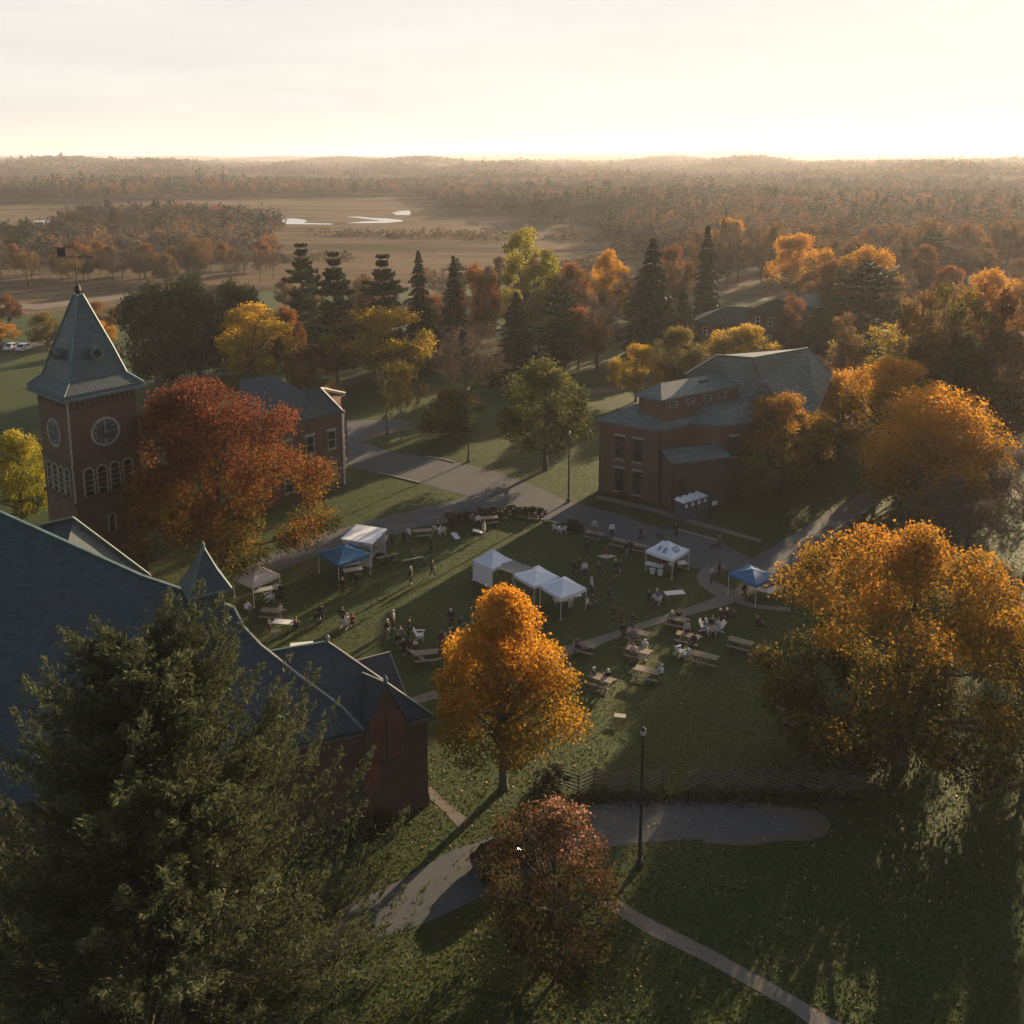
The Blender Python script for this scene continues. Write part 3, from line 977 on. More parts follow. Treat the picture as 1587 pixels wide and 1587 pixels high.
T('pine_tree', 'pine', 'pine', 1340, 398, 128, 'layered pine with pale branches right of the far brick house', base=(1340, 540))
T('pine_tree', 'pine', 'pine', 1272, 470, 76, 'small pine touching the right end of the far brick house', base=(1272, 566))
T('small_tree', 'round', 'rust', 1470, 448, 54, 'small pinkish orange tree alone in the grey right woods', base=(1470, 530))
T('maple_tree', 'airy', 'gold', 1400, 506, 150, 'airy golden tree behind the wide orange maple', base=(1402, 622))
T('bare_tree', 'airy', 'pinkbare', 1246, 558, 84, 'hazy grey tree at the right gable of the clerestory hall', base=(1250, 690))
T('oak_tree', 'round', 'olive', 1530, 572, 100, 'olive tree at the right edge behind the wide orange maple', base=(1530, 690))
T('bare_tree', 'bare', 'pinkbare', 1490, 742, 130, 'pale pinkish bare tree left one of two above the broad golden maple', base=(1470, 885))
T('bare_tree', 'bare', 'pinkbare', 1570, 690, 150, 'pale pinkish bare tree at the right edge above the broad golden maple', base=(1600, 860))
plant('maple_tree', 'round', 'ambergold', Vector((32.0, 102.0, 0)), 13.0, 4.9, 'dark amber tree close against the right end wall of the clerestory hall', None, 1)
plant('small_tree', 'round', 'olive', Vector((27.5, 98.0, 0)), 6.5, 2.6, 'small olive tree against the side wall of the clerestory hall', None, 1)
plant('small_tree', 'round', 'brown', Vector((38.0, 109.5, 0)), 7.5, 3.0, 'small brown tree at the left of the far road end', None, 0)
T('bare_tree', 'bare', 'bare', 1400, 700, 120, 'dim bare tree under the wide orange maple at the road end', base=(1410, 800))
T('bare_tree', 'bare', 'pinkbare', 1515, 735, 130, 'pale pinkish bare tree between the two others above the broad golden maple', base=(1500, 850))
T('maple_tree', 'round', 'brown', 1590, 880, 150, 'dim brown tree cut by the right edge beside the broad golden maple', base=(1610, 1120))
T('maple_tree', 'oval', 'orange', 4, 500, 50, 'orange tree at the left edge near the parked cars', base=(2, 534))
T('maple_tree', 'round', 'rust', 16, 455, 46, 'rust orange tree at the left edge beyond the parked cars', base=(14, 505))
T('oak_tree', 'round', 'olive', 74, 482, 56, 'olive tree left of the clock tower spire', base=(74, 545))
T('oak_tree', 'round', 'rust', 150, 466, 60, 'rust tree just right of the clock tower spire', base=(152, 525))
T('maple_tree', 'round', 'orange', 150, 496, 40, 'little orange tree tucked beside the clock tower roof', base=(158, 545))

# --- belts of trees, each tree its own thing
ORD = ['leftmost', 'second from left', 'third from left', 'fourth from left', 'fifth from left', 'sixth from left', 'seventh from left', 'eighth from left', 'ninth from left', 'tenth from left', 'eleventh from left', 'twelfth from left', 'thirteenth from left', 'fourteenth from left', 'fifteenth from left', 'sixteenth from left', 'seventeenth from left', 'eighteenth from left', 'nineteenth from left', 'twentieth from left']
TAKEN = [(o.location.x, o.location.y, max(o.scale.x * 5, 3)) for o in bpy.data.objects if o.get('category') == 'tree']

def inside(px, py, poly):
    c = False
    n = len(poly)
    for i in range(n):
        (x1, y1), (x2, y2) = poly[i], poly[(i + 1) % n]
        if (y1 > py) != (y2 > py) and px < (x2 - x1) * (py - y1) / (y2 - y1) + x1:
            c = not c
    return c

# open lanes along which the low sun reaches the lawn
LANES = [(-4.5, 82.5, 3.2), (9.6, 64, 1.5), (30, 87, 2.6), (19, 43, 0.5), (-17, 99, 5)]
def in_shaft(x, y, rad, h=60):
    for lx, ly, hw in LANES:
        dx, dy = x - lx, y - ly
        along = dx * sin(SUN_AZ) + dy * cos(SUN_AZ)
        if 20 < along < 85 and along * tan(SUN_EL) < h and abs(dx * cos(SUN_AZ) - dy * sin(SUN_AZ)) < hw + rad:
            return True
    return False

WORDS = {'orange': 'orange', 'rust': 'rust red', 'brown': 'brown', 'bare': 'bare grey', 'pinkbare': 'pale grey', 'gold': 'golden', 'pine': 'dark', 'olive': 'olive', 'spruce': 'dark', 'green': 'green'}
def belt(poly, spacing, mixture, hrange, place, group, seed, keep=1.0, minr=0.5):
    """trees over a wood's floor (given by its outline on the ground)"""
    r = random.Random(seed)
    W = [G(x, y) for x, y in poly]
    xs = [q.x for q in W]; ys = [q.y for q in W]
    wp = [(q.x, q.y) for q in W]
    out = []
    y = min(ys)
    while y < max(ys):
        x = min(xs)
        while x < max(xs):
            px, py = x + r.uniform(-.42, .42) * spacing, y + r.uniform(-.42, .42) * spacing
            if inside(px, py, wp) and r.random() < keep and not in_shaft(px, py, 5, hrange[1]) and all((px - a) ** 2 + (py - b) ** 2 > (c_ * 0.8) ** 2 for a, b, c_ in TAKEN):
                kind, pal = r.choices([m[:2] for m in mixture], [m[2] for m in mixture])[0]
                h = r.uniform(*hrange)
                rad = h * (0.24 if kind in ('spruce', 'oval') else 0.33) * r.uniform(0.85, 1.2)
                out.append((kind, pal, Vector((px, py, float(elev(px, py)))), h, rad))
            x += spacing
        y += spacing
    by = {}
    for t in out:
        by.setdefault((t[1], 'conifer' if t[0] in ('spruce', 'pine') else 'tree'), []).append(t)
    n = 0
    for (pal, noun), ts in by.items():
        # rows: nearer and farther, then left to right, so each label finds one tree
        ts.sort(key=lambda t: t[2].y)
        rows = [ts[k:k + 20] for k in range(0, len(ts), 20)]
        for k, row in enumerate(rows):
            row.sort(key=lambda t: t[2].x / t[2].y)
            rw = ('' if len(rows) == 1 else ['nearest row ', 'second row ', 'third row ', 'fourth row ', 'fifth row '][k])
            for i, t in enumerate(row):
                plant({'pine': 'pine_tree', 'spruce': 'spruce_tree', 'bare': 'bare_tree'}.get(t[0], 'wood_tree'), t[0], t[1], t[2], t[3], t[4],
                      f"{WORDS[pal]} {noun} {ORD[i]} in the {rw}{place}", group)
                n += 1
    return n

nb = 0
MIX_R = [('bare', 'bare', 4), ('airy', 'brown', 3), ('round', 'rust', 3), ('round', 'orange', 1.6), ('oval', 'brown', 2), ('bare', 'pinkbare', 1.5), ('spruce', 'spruce', 0.8), ('pine', 'pine', 0.8)]
nb += belt([(1300, 640), (1270, 570), (1290, 520), (1300, 455), (1640, 455), (1660, 660), (1560, 690), (1480, 660)], 15.5, MIX_R, (12, 18), 'right woods', 'trees of the right woods', 3)
nb += belt([(1090, 455), (1640, 455), (1640, 415), (1090, 415)], 13, MIX_R, (14, 20), 'woods beyond the far brick house', 'trees beyond the far brick house', 4)
MIX_M = [('bare', 'bare', 3), ('airy', 'brown', 3), ('round', 'rust', 1.6), ('round', 'olive', 1.5), ('round', 'brown', 2), ('pine', 'pine', 2), ('spruce', 'spruce', 1.2)]
nb += belt([(640, 505), (1090, 505), (1090, 450), (640, 450)], 11, MIX_M, (8, 12), 'wood behind the junction lawns', 'trees behind the junction lawns', 5, 0.8)
nb += belt([(645, 598), (770, 598), (770, 506), (645, 506)], 11.5, MIX_M, (8, 12.5), 'grove behind the island lawn', 'trees behind the island lawn', 11, 0.85)
nb += belt([(772, 570), (858, 570), (858, 506), (772, 506)], 11, MIX_M, (9, 13), 'grove left of the golden tree by the clerestory hall', 'trees below the tall yellow tree', 12, 0.85)
nb += belt([(380, 575), (560, 560), (560, 522), (380, 522)], 12, MIX_M, (8, 12), 'wood behind the blue roofed hall', 'trees behind the blue roofed hall', 13, 0.8)
nb += belt([(860, 590), (960, 575), (1060, 560), (1060, 505), (860, 505)], 11.5, MIX_M, (10, 15), 'wood left of the far brick house', 'trees left of the far brick house', 8, 0.8)
nb += belt([(440, 520), (640, 520), (640, 470), (440, 470)], 11, MIX_M, (8, 12), 'wood under the ragged pines', 'trees under the ragged pines', 6, 0.7)
MIX_L = [('bare', 'bare', 5), ('airy', 'brown', 3), ('round', 'brown', 1.2), ('round', 'rust', 1.2)]
nb += belt([(-60, 452), (430, 440), (430, 412), (-60, 420)], 10.5, MIX_L, (9, 13), 'scrub wood before the marsh', 'trees of the scrub wood', 7, 0.9)
# unseen tall trees placed right of the view to put the lawn in shade
for (x, y, h_) in SHADERS:
    if in_shaft(x, y, h_ * .33, h_): continue
    plant('oak_tree', 'round', 'brown', Vector((x, y, 0)), h_, h_ * 0.36, 'unseen brown tree placed right of the lawn to shade it', 'unseen shade trees right of the lawn')
print('belt trees', nb)

# ------------------------------------------------------------------ far woods (one mass nobody could count)
MARSH = [
 [(-400, 316), (160, 315), (330, 308), (560, 306), (640, 304), (690, 318), (700, 333), (890, 343), (940, 343), (945, 372), (965, 420), (960, 452), (430, 452), (430, 378), (300, 372), (100, 369), (-400, 385)],
 [(1360, 335), (1440, 338), (1440, 350), (1360, 346)],
 [(-400, 412), (430, 404), (440, 470), (-400, 480)],
]
COPSE = [[(80, 366), (110, 350), (180, 346), (300, 344), (400, 348), (432, 356), (425, 372), (250, 372), (100, 370)], [(830, 344), (890, 342), (890, 352), (850, 354)]]
def wooded(D, A):
    x, y = D * np.sin(A), D * np.cos(A)
    z = elev(x, y) * 0
    t = y * CP + CAM_H * SP
    v = (y * SP - CAM_H * CP) / t
    px, py = PX0 + FOC * x / t, PY0 - FOC * v
    ok = np.ones(len(px), bool)
    clear = np.sin(x * 0.004 + 1.7 * np.sin(y * 0.0023)) + np.sin(y * 0.0075 + 0.003 * x + 1.1) + 0.5 * np.sin(x * 0.013 + y * 0.01)
    ok &= ~((clear < -1.0) & (D > 760) & (D < 3200))
    for k in range(len(px)):
        a, b = px[k], py[k]
        if b > 300 and any(inside(a, b, m) for m in MARSH) and not any(inside(a, b, m) for m in COPSE):
            ok[k] = False
    return ok

def far_woods():
    r = np.random.default_rng(99)
    AL = radians(37)
    allV, allQ, allC, off = [], [], [], 0
    for d0, d1, area, nq, size, hr, rr_ in ((262, 520, 60, 130, 1.2, (9, 15), (3.4, 5.6)), (520, 1000, 62, 70, 2.0, (10, 16), (4.2, 6.8)), (1000, 1900, 130, 36, 3.2, (10, 15), (5.5, 9.5)), (1900, 3600, 420, 22, 5.5, (11, 18), (9, 16))):
        n = int(AL * (d1 ** 2 - d0 ** 2) / area)
        D = np.sqrt(r.uniform(d0 ** 2, d1 ** 2, n)); A = r.uniform(-AL, AL, n)
        ok = wooded(D, A)
        D, A = D[ok], A[ok]
        x, y = D * np.sin(A), D * np.cos(A)
        # nearer than the belts' end only where no belt stands
        pxs = PX0 + FOC * x / (y * CP + CAM_H * SP)
        pys = PY0 - FOC * ((y * SP - CAM_H * CP) / (y * CP + CAM_H * SP))
        skip = (pys > 414) & (pxs > 430) & (pxs < 1640)
        skip |= (pys > 412) & (pxs <= 430)
        x, y, D = x[~skip], y[~skip], D[~skip]
        n = len(x)
        z = elev(x, y)
        patch = np.sin(x * 0.011 + 1.3 * np.sin(y * 0.006)) + np.sin(y * 0.009 + x * 0.004 + 2.0)
        h = r.uniform(*hr, n) * (1 + 0.10 * patch) * np.where(r.random(n) < .06, 1.35, 1)
        R = r.uniform(*rr_, n)
        con = r.random(n) < 0.10 + 0.08 * (patch > 0.8)
        k = np.repeat(np.arange(n), nq)
        d = rnd_dir(r, n * nq)
        d[:, 2] = np.abs(d[:, 2]) * 1.0 - 0.25
        rad = r.uniform(0.7, 1.05, n * nq) * (1 + 0.22 * np.sin(d[:, 0] * 5 + k) * np.sin(d[:, 1] * 5 + k * 1.7))
        f = np.clip(d[:, 2] + 0.25, 0, 1.25) / 1.25
        rx = R[k] * rad * np.where(con[k], 0.75 * (1.02 - f) ** 0.8 / np.maximum(np.hypot(d[:, 0], d[:, 1]), .2), 1)
        P = np.stack([x[k] + d[:, 0] * rx, y[k] + d[:, 1] * rx, z[k] + h[k] * (0.34 + (0.62 + 0.25 * con[k]) * f * rad)], 1)
        N = unit(d * 0.7 + rnd_dir(r, len(P)) * 0.75 + np.array([0, 0, 0.2]))
        V, Q = leaf_faces(r, P, N, size, 0.85)
        hue = r.random(n)
        cols = np.array([(.085, .065, .055), (.12, .085, .058), (.17, .09, .045), (.24, .105, .035), (.07, .068, .048), (.11, .082, .07)])
        c = cols[r.choice(6, n, p=[.27, .24, .15, .07, .14, .13])]
        warm = (patch > 0.6)
        c = np.where((warm & (hue < .35))[:, None], np.array([.20, .095, .04]), c)
        c = np.where(con[:, None], np.array([.028, .042, .024]), c)
        stand = np.sin(x * 0.017 + 2.1 * np.sin(y * 0.008)) * np.sin(y * 0.012 + 1.4 * np.sin(x * 0.006 + 1))
        grey = (stand < -0.25) & ~con
        c = np.where(grey[:, None], c * 0.35 + np.array([.062, .055, .055]) * 0.65, c)
        dark = (np.sin(x * 0.023 + 4) * np.sin(y * 0.019 + 0.012 * x) > 0.55)
        c = np.where(dark[:, None], c * 0.4 + np.array([.022, .032, .02]) * 0.6, c)
        c = c * (1.0 + 0.32 * stand)[:, None]
        cq = c[k] * r.uniform(0.75, 1.25, (len(k), 1))
        allV.append(V); allQ.append(Q + off); off += len(V); allC.append(cq)
    # low thickets and reed banks dotted over the marsh
    n = 5200
    D = np.sqrt(r.uniform(300 ** 2, 760 ** 2, n)); A = r.uniform(-AL, AL * 0.45, n)
    x, y = D * np.sin(A), D * np.cos(A)
    den = np.sin(x * 0.02 + 1.5 * np.sin(y * 0.03)) + np.sin(y * 0.06 + x * 0.006)
    wet = wooded(D, A)
    qx = PX0 + FOC * x / (y * CP + CAM_H * SP); qy = PY0 - FOC * ((y * SP - CAM_H * CP) / (y * CP + CAM_H * SP))
    k0 = (~wet) & (den > 0.35) & ~((qx > 405) & (qx < 860) & (qy > 324) & (qy < 362)) & ~((qx < 130) & (qy > 338) & (qy < 354))
    x, y = x[k0], y[k0]; n = len(x)
    k = np.repeat(np.arange(n), 26)
    h = r.uniform(1.0, 4.2, n); R = r.uniform(1.2, 3.6, n)
    d = rnd_dir(r, len(k)); d[:, 2] = np.abs(d[:, 2])
    P = np.stack([x[k] + d[:, 0] * R[k], y[k] + d[:, 1] * R[k], 0.1 + d[:, 2] * h[k]], 1)
    V, Q = leaf_faces(r, P, unit(d + rnd_dir(r, len(P)) * .7), 1.1)
    allV.append(V); allQ.append(Q + off); off += len(V)
    cc_ = np.array([(.085, .062, .042), (.12, .085, .05), (.06, .055, .032), (.15, .09, .045)])[r.integers(0, 4, n)]
    allC.append(cc_[k] * r.uniform(.75, 1.25, (len(k), 1)))
    V, Q, Cc = np.concatenate(allV), np.concatenate(allQ), np.concatenate(allC)
    me = np_mesh('far_woods', V, Q)
    at = me.attributes.new('hue', 'FLOAT_COLOR', 'FACE')
    at.data.foreach_set('color', np.concatenate([Cc, np.ones((len(Cc), 1))], 1).astype(np.float32).ravel())
    m, t, b = new_mat('far_leaves')
    a = t.nodes.new('ShaderNodeAttribute'); a.attribute_name = 'hue'
    t.links.new(a.outputs['Color'], b.inputs['Base Color'])
    b.inputs['Roughness'].default_value = 0.9
    b.inputs['Specular IOR Level'].default_value = 0.05
    tr = t.nodes.new('ShaderNodeBsdfTranslucent'); t.links.new(a.outputs['Color'], tr.inputs[0])
    ms = t.nodes.new('ShaderNodeMixShader'); ms.inputs[0].default_value = 0.3
    t.links.new(b.outputs[0], ms.inputs[1]); t.links.new(tr.outputs[0], ms.inputs[2])
    t.links.new(ms.outputs[0], t.nodes['Material Output'].inputs[0])
    o = link('far_woods', me, m)
    tag(o, 'autumn woods spreading beyond the marsh to the horizon', 'woods', None, 'stuff')
    print('far wood faces', len(Q))
far_woods()

def canopy():
    """unbroken forest roof beyond 3.4 km"""
    r = np.random.default_rng(5)
    D = np.geomspace(3400, 13000, 90); A = np.radians(np.linspace(-40, 40, 620))
    DD, AA_ = np.meshgrid(D, A, indexing='ij')
    x, y = DD * np.sin(AA_), DD * np.cos(AA_)
    z = elev(x, y) + 11 + r.normal(size=x.shape) * 2.2 + 2.5 * np.sin(x * 0.01 + y * 0.004)
    z[0] = elev(x[0], y[0])
    V = np.stack([x, y, z], -1).reshape(-1, 3)
    n = len(A)
    i, j = np.meshgrid(np.arange(len(D) - 1), np.arange(n - 1), indexing='ij')
    Q = np.stack([i * n + j, (i + 1) * n + j, (i + 1) * n + j + 1, i * n + j + 1], -1).reshape(-1, 4)
    m, t, b = new_mat('distant_canopy')
    p = position(t)
    t.links.new(ramp(t, noise(t, 0.012, 6, p), [(0.3, (.07, .052, .04)), (0.5, (.12, .08, .05)), (0.7, (.17, .10, .05))]), b.inputs['Base Color'])
    b.inputs['Roughness'].default_value = 1.0
    o = link('distant_woods', np_mesh('distant_woods', V, Q), m)
    tag(o, 'unbroken forest along the hazy horizon', 'woods', None, 'stuff')
canopy()
# ------------------------------------------------------------------ buildings
def V3(x, y, z): return Vector((x, y, z))
def flat(v): return Vector((v.x, v.y, 0))

def arched_window(parent, c, dirv, nrm, w, h, frame=STONE, pane=GLASS, bars=3, name='window', sub='pane'):
    """round-headed window on a wall: frame child of parent, glass below it"""
    c, dirv, nrm = Vector(c), Vector(dirv).normalized(), Vector(nrm).normalized()
    up = V3(0, 0, 1)
    def outline(wd, ht, n=9):
        pts = [c - dirv * wd / 2, c + dirv * wd / 2]
        k = c + up * (ht - wd / 2)
        pts += [k + dirv * (wd / 2 * cos(a)) + up * (wd / 2 * sin(a)) for a in [pi * i / n for i in range(n + 1)]]
        return pts
    mb = MB()
    o1, o2 = outline(w + 0.26, h + 0.13), outline(w, h)
    n = len(o1)
    f0 = [p + nrm * 0.002 for p in o1]; f1 = [p + nrm * 0.10 for p in o1]; f2 = [p + nrm * 0.10 for p in o2]; f3 = [p + nrm * 0.002 for p in o2]
    vs = f0 + f1 + f2 + f3
    fs = []
    for i in range(n):
        j = (i + 1) % n
        fs += [(i, j, n + j, n + i), (n + i, n + j, 2 * n + j, 2 * n + i), (2 * n + i, 2 * n + j, 3 * n + j, 3 * n + i)]
    mb.add(vs, fs)
    for q in range(1, bars + 1):
        z = h * q / (bars + 1) * 0.95
        mb.bar(c - dirv * w / 2 + up * z + nrm * 0.05, c + dirv * w / 2 + up * z + nrm * 0.05, 0.05)
    fr = mb.build(name, frame, parent)
    g = MB().slab([p + nrm * 0.035 for p in o2], 0.03, -nrm)
    g.build(sub, pane, fr)
    return fr

def sash_window(parent, c, dirv, nrm, w, h, frame=WHITE, lintel=True):
    c, dirv, nrm = Vector(c), Vector(dirv).normalized(), Vector(nrm).normalized()
    M = Matrix((dirv, -nrm, V3(0, 0, 1))).transposed()
    mb = MB()
    for sx in (-1, 1):
        mb.box(c + dirv * sx * (w / 2 + .05) + nrm * .05, (0.10, 0.10, h + .2), M=M)
    for z in (-h / 2 - .05, h / 2 + .05, 0.0):
        mb.box(c + V3(0, 0, z) + nrm * .05, (w - .004, 0.09, 0.08), M=M)
    fr = mb.build('window', frame, parent)
    MB().box(c + nrm * .02, (w - .01, 0.035, h - .01), M=M).build('pane', GLASS, fr)
    if lintel:
        MB().box(c + V3(0, 0, h / 2 + .26) + nrm * .06, (w + .5, .12, .22), M=M).build('lintel', STONE, fr)
        MB().box(c - V3(0, 0, h / 2 + .22) + nrm * .07, (w + .4, .14, .14), M=M).build('sill', STONE, fr)
    return fr

# ---- the chapel with its clock tower
chapel = thing('brick_chapel', 'brick chapel with blue slate roofs and a pointed clock tower', 'chapel', (0, 0, 0))
eK = G(671, 1108, 6.2); eL = G(445, 1157, 6.2)
a_ = flat(eK - eL).normalized(); b_ = V3(a_.y, -a_.x, 0)           # along the eave; out of the wall, toward the viewer
pitch = radians(35.5)
nS = (V3(0, 0, 1) * cos(pitch) + b_ * sin(pitch)).normalized()
S0 = eK; S1 = eK - V3(0, 0, .28)
def S(x, y, p0=S0): return on_plane(x, y, p0, nS)
hipA, hipB, hipC, hipD, hipF = S(-160, 724), S(220, 892), S(362, 941), S(530, 1096), S(561, 1121)
hipF = eK + a_ * (hipF - eK).dot(a_)
hip = [hipA, S(0, 793), hipB, S(318, 925), hipC, S(378, 972), S(404, 1000), S(465, 1048), hipD, hipF]
eLeft = eK - a_ * 46
mb = MB().slab(hip + [eLeft], 0.24, -nS)
mb.build('roof', SLATE, chapel)
# a slightly greener slope at the far left end, and the light flashing on the verge
fl = MB()
for p, q in zip(hip[:-1], hip[1:]):
    fl.bar(p + nS * .03, q + nS * .03, 0.20, 0.08)
fl.build('ridge_flashing', COPPER, chapel)
fl2 = MB()
for p, q in zip(hip[4:-1], hip[5:]):
    fl2.bar(p + nS * .10, q + nS * .10, 0.09, 0.05)
fl2.build('verge_flashing', LEAD, chapel)
# transept roof
rE, rK, r0 = S(508, 994.5, S1), S(671, 1108, S1), S(404, 1012, S1)
t2 = [r0, rE, rK, rK - a_ * ((rK - hipF).dot(a_) + 0.6), S(520, 1096, S1)]
MB().slab(t2, 0.22, -nS).build('transept_roof', SLATE, chapel)
tf = MB().bar(rE + nS * .05, rK + nS * .05, 0.10, 0.06)
tf.build('verge_flashing', LEAD, chapel)
MB().bar(r0 + nS * .05, rE + nS * .05, 0.14, 0.10).build('ridge_flashing', COPPER, chapel)
MB().tube([rE + V3(0, 0, -.05), rE + V3(0, 0, .35), rE + V3(0, 0, .5)], [.09, .12, .02], 8).build('finial', LEAD, chapel)
# walls: along the eaves, under the verges, closed behind
ins = -b_ * 0.45
kk = flat(eK) - a_ * 0.35 + ins
ll = flat(eLeft) + a_ * 0.4 + ins
W = MB()
top = V3(0, 0, 5.72)
W.wall([kk + top, ll + top], 0, 0.35)
W.wall([ll + top, flat(hipA) + a_ * .4 + V3(0, 0, hipA.z - .5)], 0, 0.35)
vl = [p - V3(0, 0, .45) - a_ * 0.35 for p in hip]
W.wall(list(reversed(vl[1:-1])), 0, 0.3)
W.wall([rK - V3(0, 0, .55) - a_ * .35 + ins, rE - V3(0, 0, .5) - a_ * .3, r0 - V3(0, 0, .5)], 0, 0.3)
W.build('wall', BRICK_BROWN, chapel)
# eave gutter and plinth
MB().bar(eK + V3(0, 0, -.26) - b_ * .02, eLeft + V3(0, 0, -.26) - b_ * .02, .16, .16).build('gutter', STONE_DK, chapel)
MB().bar(kk + b_ * .12 + V3(0, 0, .35) + a_ * .1, ll + b_ * .12 + V3(0, 0, .35), .24, .7).build('plinth', STONE_DK, chapel)
# gabled wall dormer on the front wall
wp = kk + b_ * 0.56
def Wp(x, y): return on_plane(x, y, wp, b_)
apx, gl, gr_ = Wp(598, 1056), Wp(563, 1129), Wp(633, 1119)
gl.z = gr_.z = min(gl.z, gr_.z)
mid = (gl + gr_) / 2
apx = V3(mid.x, mid.y, apx.z)
dg = MB()
bl_, br_ = flat(gl) + V3(0, 0, 0), flat(gr_)
dg.slab([bl_, br_, gr_ - a_ * .12, apx - V3(0, 0, .28), gl + a_ * .12], 0.35, -b_)
dg.build('gable_wall', BRICK_BROWN, chapel)
back = 3.6
dr = MB()
ap2 = apx + b_ * .18
rid = on_plane(562, 1042, apx, a_)
rid = S(561, 1043, S1)
dr.slab([gl + b_ * .22 - a_ * .15 - V3(0, 0, .15), ap2, rid], 0.14)
dr.slab([ap2 + V3(0, 0, .003), gr_ + b_ * .22 + a_ * .15 - V3(0, 0, .15), rid + V3(0, 0, .003)], 0.14)
dr.build('gable_roof', SLATE, chapel)
MB().bar(ap2 + V3(0, 0, .05), rid + V3(0, 0, .05), .09, .06).build('ridge_flashing', LEAD, chapel)
MB().tube([ap2 + V3(0, 0, 0), ap2 + V3(0, 0, .3), ap2 + V3(0, 0, .55)], [.12, .14, .03], 8).build('finial', COPPER, chapel)
for x0_, x1_ in ((574, 596), (601, 625)):
    c0, c1 = Wp(x0_, 1165), Wp(x1_, 1165)
    c = (c0 + c1) / 2; c.z = apx.z - 5.1
    arched_window(chapel, c, a_, b_, (c1 - c0).length * .72, 3.1, BRICK, BRICK_PANEL, 0, 'arched_recess', 'infill')
for x0_, x1_, y0_, y1_ in ((562, 588, 1180, 1230), (620, 645, 1178, 1215), (640, 660, 1150, 1178)):
    q = [Wp(x0_, y0_), Wp(x1_, y0_), Wp(x1_, y1_), Wp(x0_, y1_)]
    q = [kk + a_ * (p - kk).dot(a_) + V3(0, 0, max(.5, p.z)) + b_ * .06 for p in q] if x1_ > 634 else [p + b_ * .03 for p in q]
    MB().slab(q, 0.05, -b_).build('brick_panel', BRICK_PANEL, chapel)
for dd in (9.0, 12.5, 16.0, 20):
    arched_window(chapel, kk - a_ * dd + V3(0, 0, 1.6), a_, b_, 1.0, 3.0, BRICK, GLASS, 3)
# stepped drain at the dormer foot
MB().bar(kk - a_ * 4.9 + b_ * .1 + V3(0, 0, 5.1), kk - a_ * 5.6 + b_ * .1 + V3(0, 0, 5.1), .28, .18).build('corbel', STONE_DK, chapel)
MB().tube([kk - a_ * 7.6 + b_ * .12 + V3(0, 0, .2), kk - a_ * 7.6 + b_ * .12 + V3(0, 0, 5.3)], [.06, .06], 8).build('downpipe', LEAD, chapel)
# low gabled porch roof on the lawn side
R0, R1 = G(552, 1025, 7.2), G(604, 1011, 7.2)
e1, e0 = G(630, 1080, 5.2), G(578, 1096, 5.2)
pr = MB().slab([R0, R1, e1, e0], 0.18)
o1 = R1 + flat(R1 - e1); o1.z = e1.z; o0 = R0 + flat(R0 - e0); o0.z = e0.z
pr.slab([R0 + V3(0, 0, .002), o0, o1, R1 + V3(0, 0, .002)], 0.18)
pr.build('porch_roof', SLATE, chapel)
pf = MB().bar(R0 + V3(0, 0, .05), R1 + V3(0, 0, .05), .09, .06)
pf.bar(R1 + V3(0, 0, .04), e1 + V3(0, 0, .04), .07, .05)
pf.build('ridge_flashing', LEAD, chapel)
pw = MB()
sh = (R0 - R1).normalized() * .4
pw.wall([e1 + sh - V3(0, 0, .2), R1 + sh - V3(0, 0, .25), o1 + sh - V3(0, 0, .2)], 0, .3)
pw.wall([e0 + V3(0, 0, -.2), e1 + sh - V3(0, 0, .2)], 0, .3)
pw.build('porch_wall', BRICK_BROWN, chapel)

# roof cupola with louvres
cb = S(322, 940); cdir = V3(cos(radians(32)), sin(radians(32)), 0); cn = V3(cdir.y, -cdir.x, 0)
cu = MB()
cs = 1.85
tl, tr_ = G(279, 905, cb.z + 1.55), G(366, 903, cb.z + 1.55)
cc = S(320, 934)
zb = cc.z - 1.2
M3 = Matrix((cdir, -cn, V3(0, 0, 1))).transposed()
ctop = height_at(V3(cc.x, cc.y, 0), 906)
MB().box(V3(cc.x, cc.y, (zb + ctop) / 2), (cs, cs, ctop - zb), M=M3).build('cupola', SLATE_TEAL, chapel)
lv = MB()
for q in range(6):
    z = ctop - .3 - q * .2
    for d_, n_ in ((cdir, cn), (cn, -cdir), (cdir, -cn), (cn, cdir)):
        lv.box(V3(cc.x, cc.y, z) + n_ * (cs / 2 + .03), (cs * .8, .09, .09), M=Matrix((d_, -n_, V3(0, 0, 1))).transposed())
lv.build('louvres', SLATE_TEAL, chapel)
capz = height_at(V3(cc.x, cc.y, 0), 846)
cr = MB()
hw = cs / 2 + .38
corner = [V3(cc.x, cc.y, ctop - .05) + cdir * sx * hw + cn * sy * hw for sx, sy in ((-1, -1), (1, -1), (1, 1), (-1, 1))]
mids = [V3(cc.x, cc.y, ctop + (capz - ctop) * .42) + cdir * sx * hw * .50 + cn * sy * hw * .50 for sx, sy in ((-1, -1), (1, -1), (1, 1), (-1, 1))]
tp = V3(cc.x, cc.y, capz)
cr.add(corner + mids + [tp], [(0, 1, 5, 4), (1, 2, 6, 5), (2, 3, 7, 6), (3, 0, 4, 7), (4, 5, 8), (5, 6, 8), (6, 7, 8), (7, 4, 8), (3, 2, 1, 0)])
cr.build('cupola_roof', SLATE, chapel)
ce = MB()
for k_ in range(4):
    ce.bar(corner[k_], mids[k_], .10); ce.bar(mids[k_], tp, .09)
    ce.bar(corner[k_], corner[(k_ + 1) % 4], .12)
ce.tube([tp - V3(0, 0, .3), tp + V3(0, 0, .1), tp + V3(0, 0, .35)], [.16, .12, .02], 8)
ce.build('cupola_trim', COPPER, chapel)

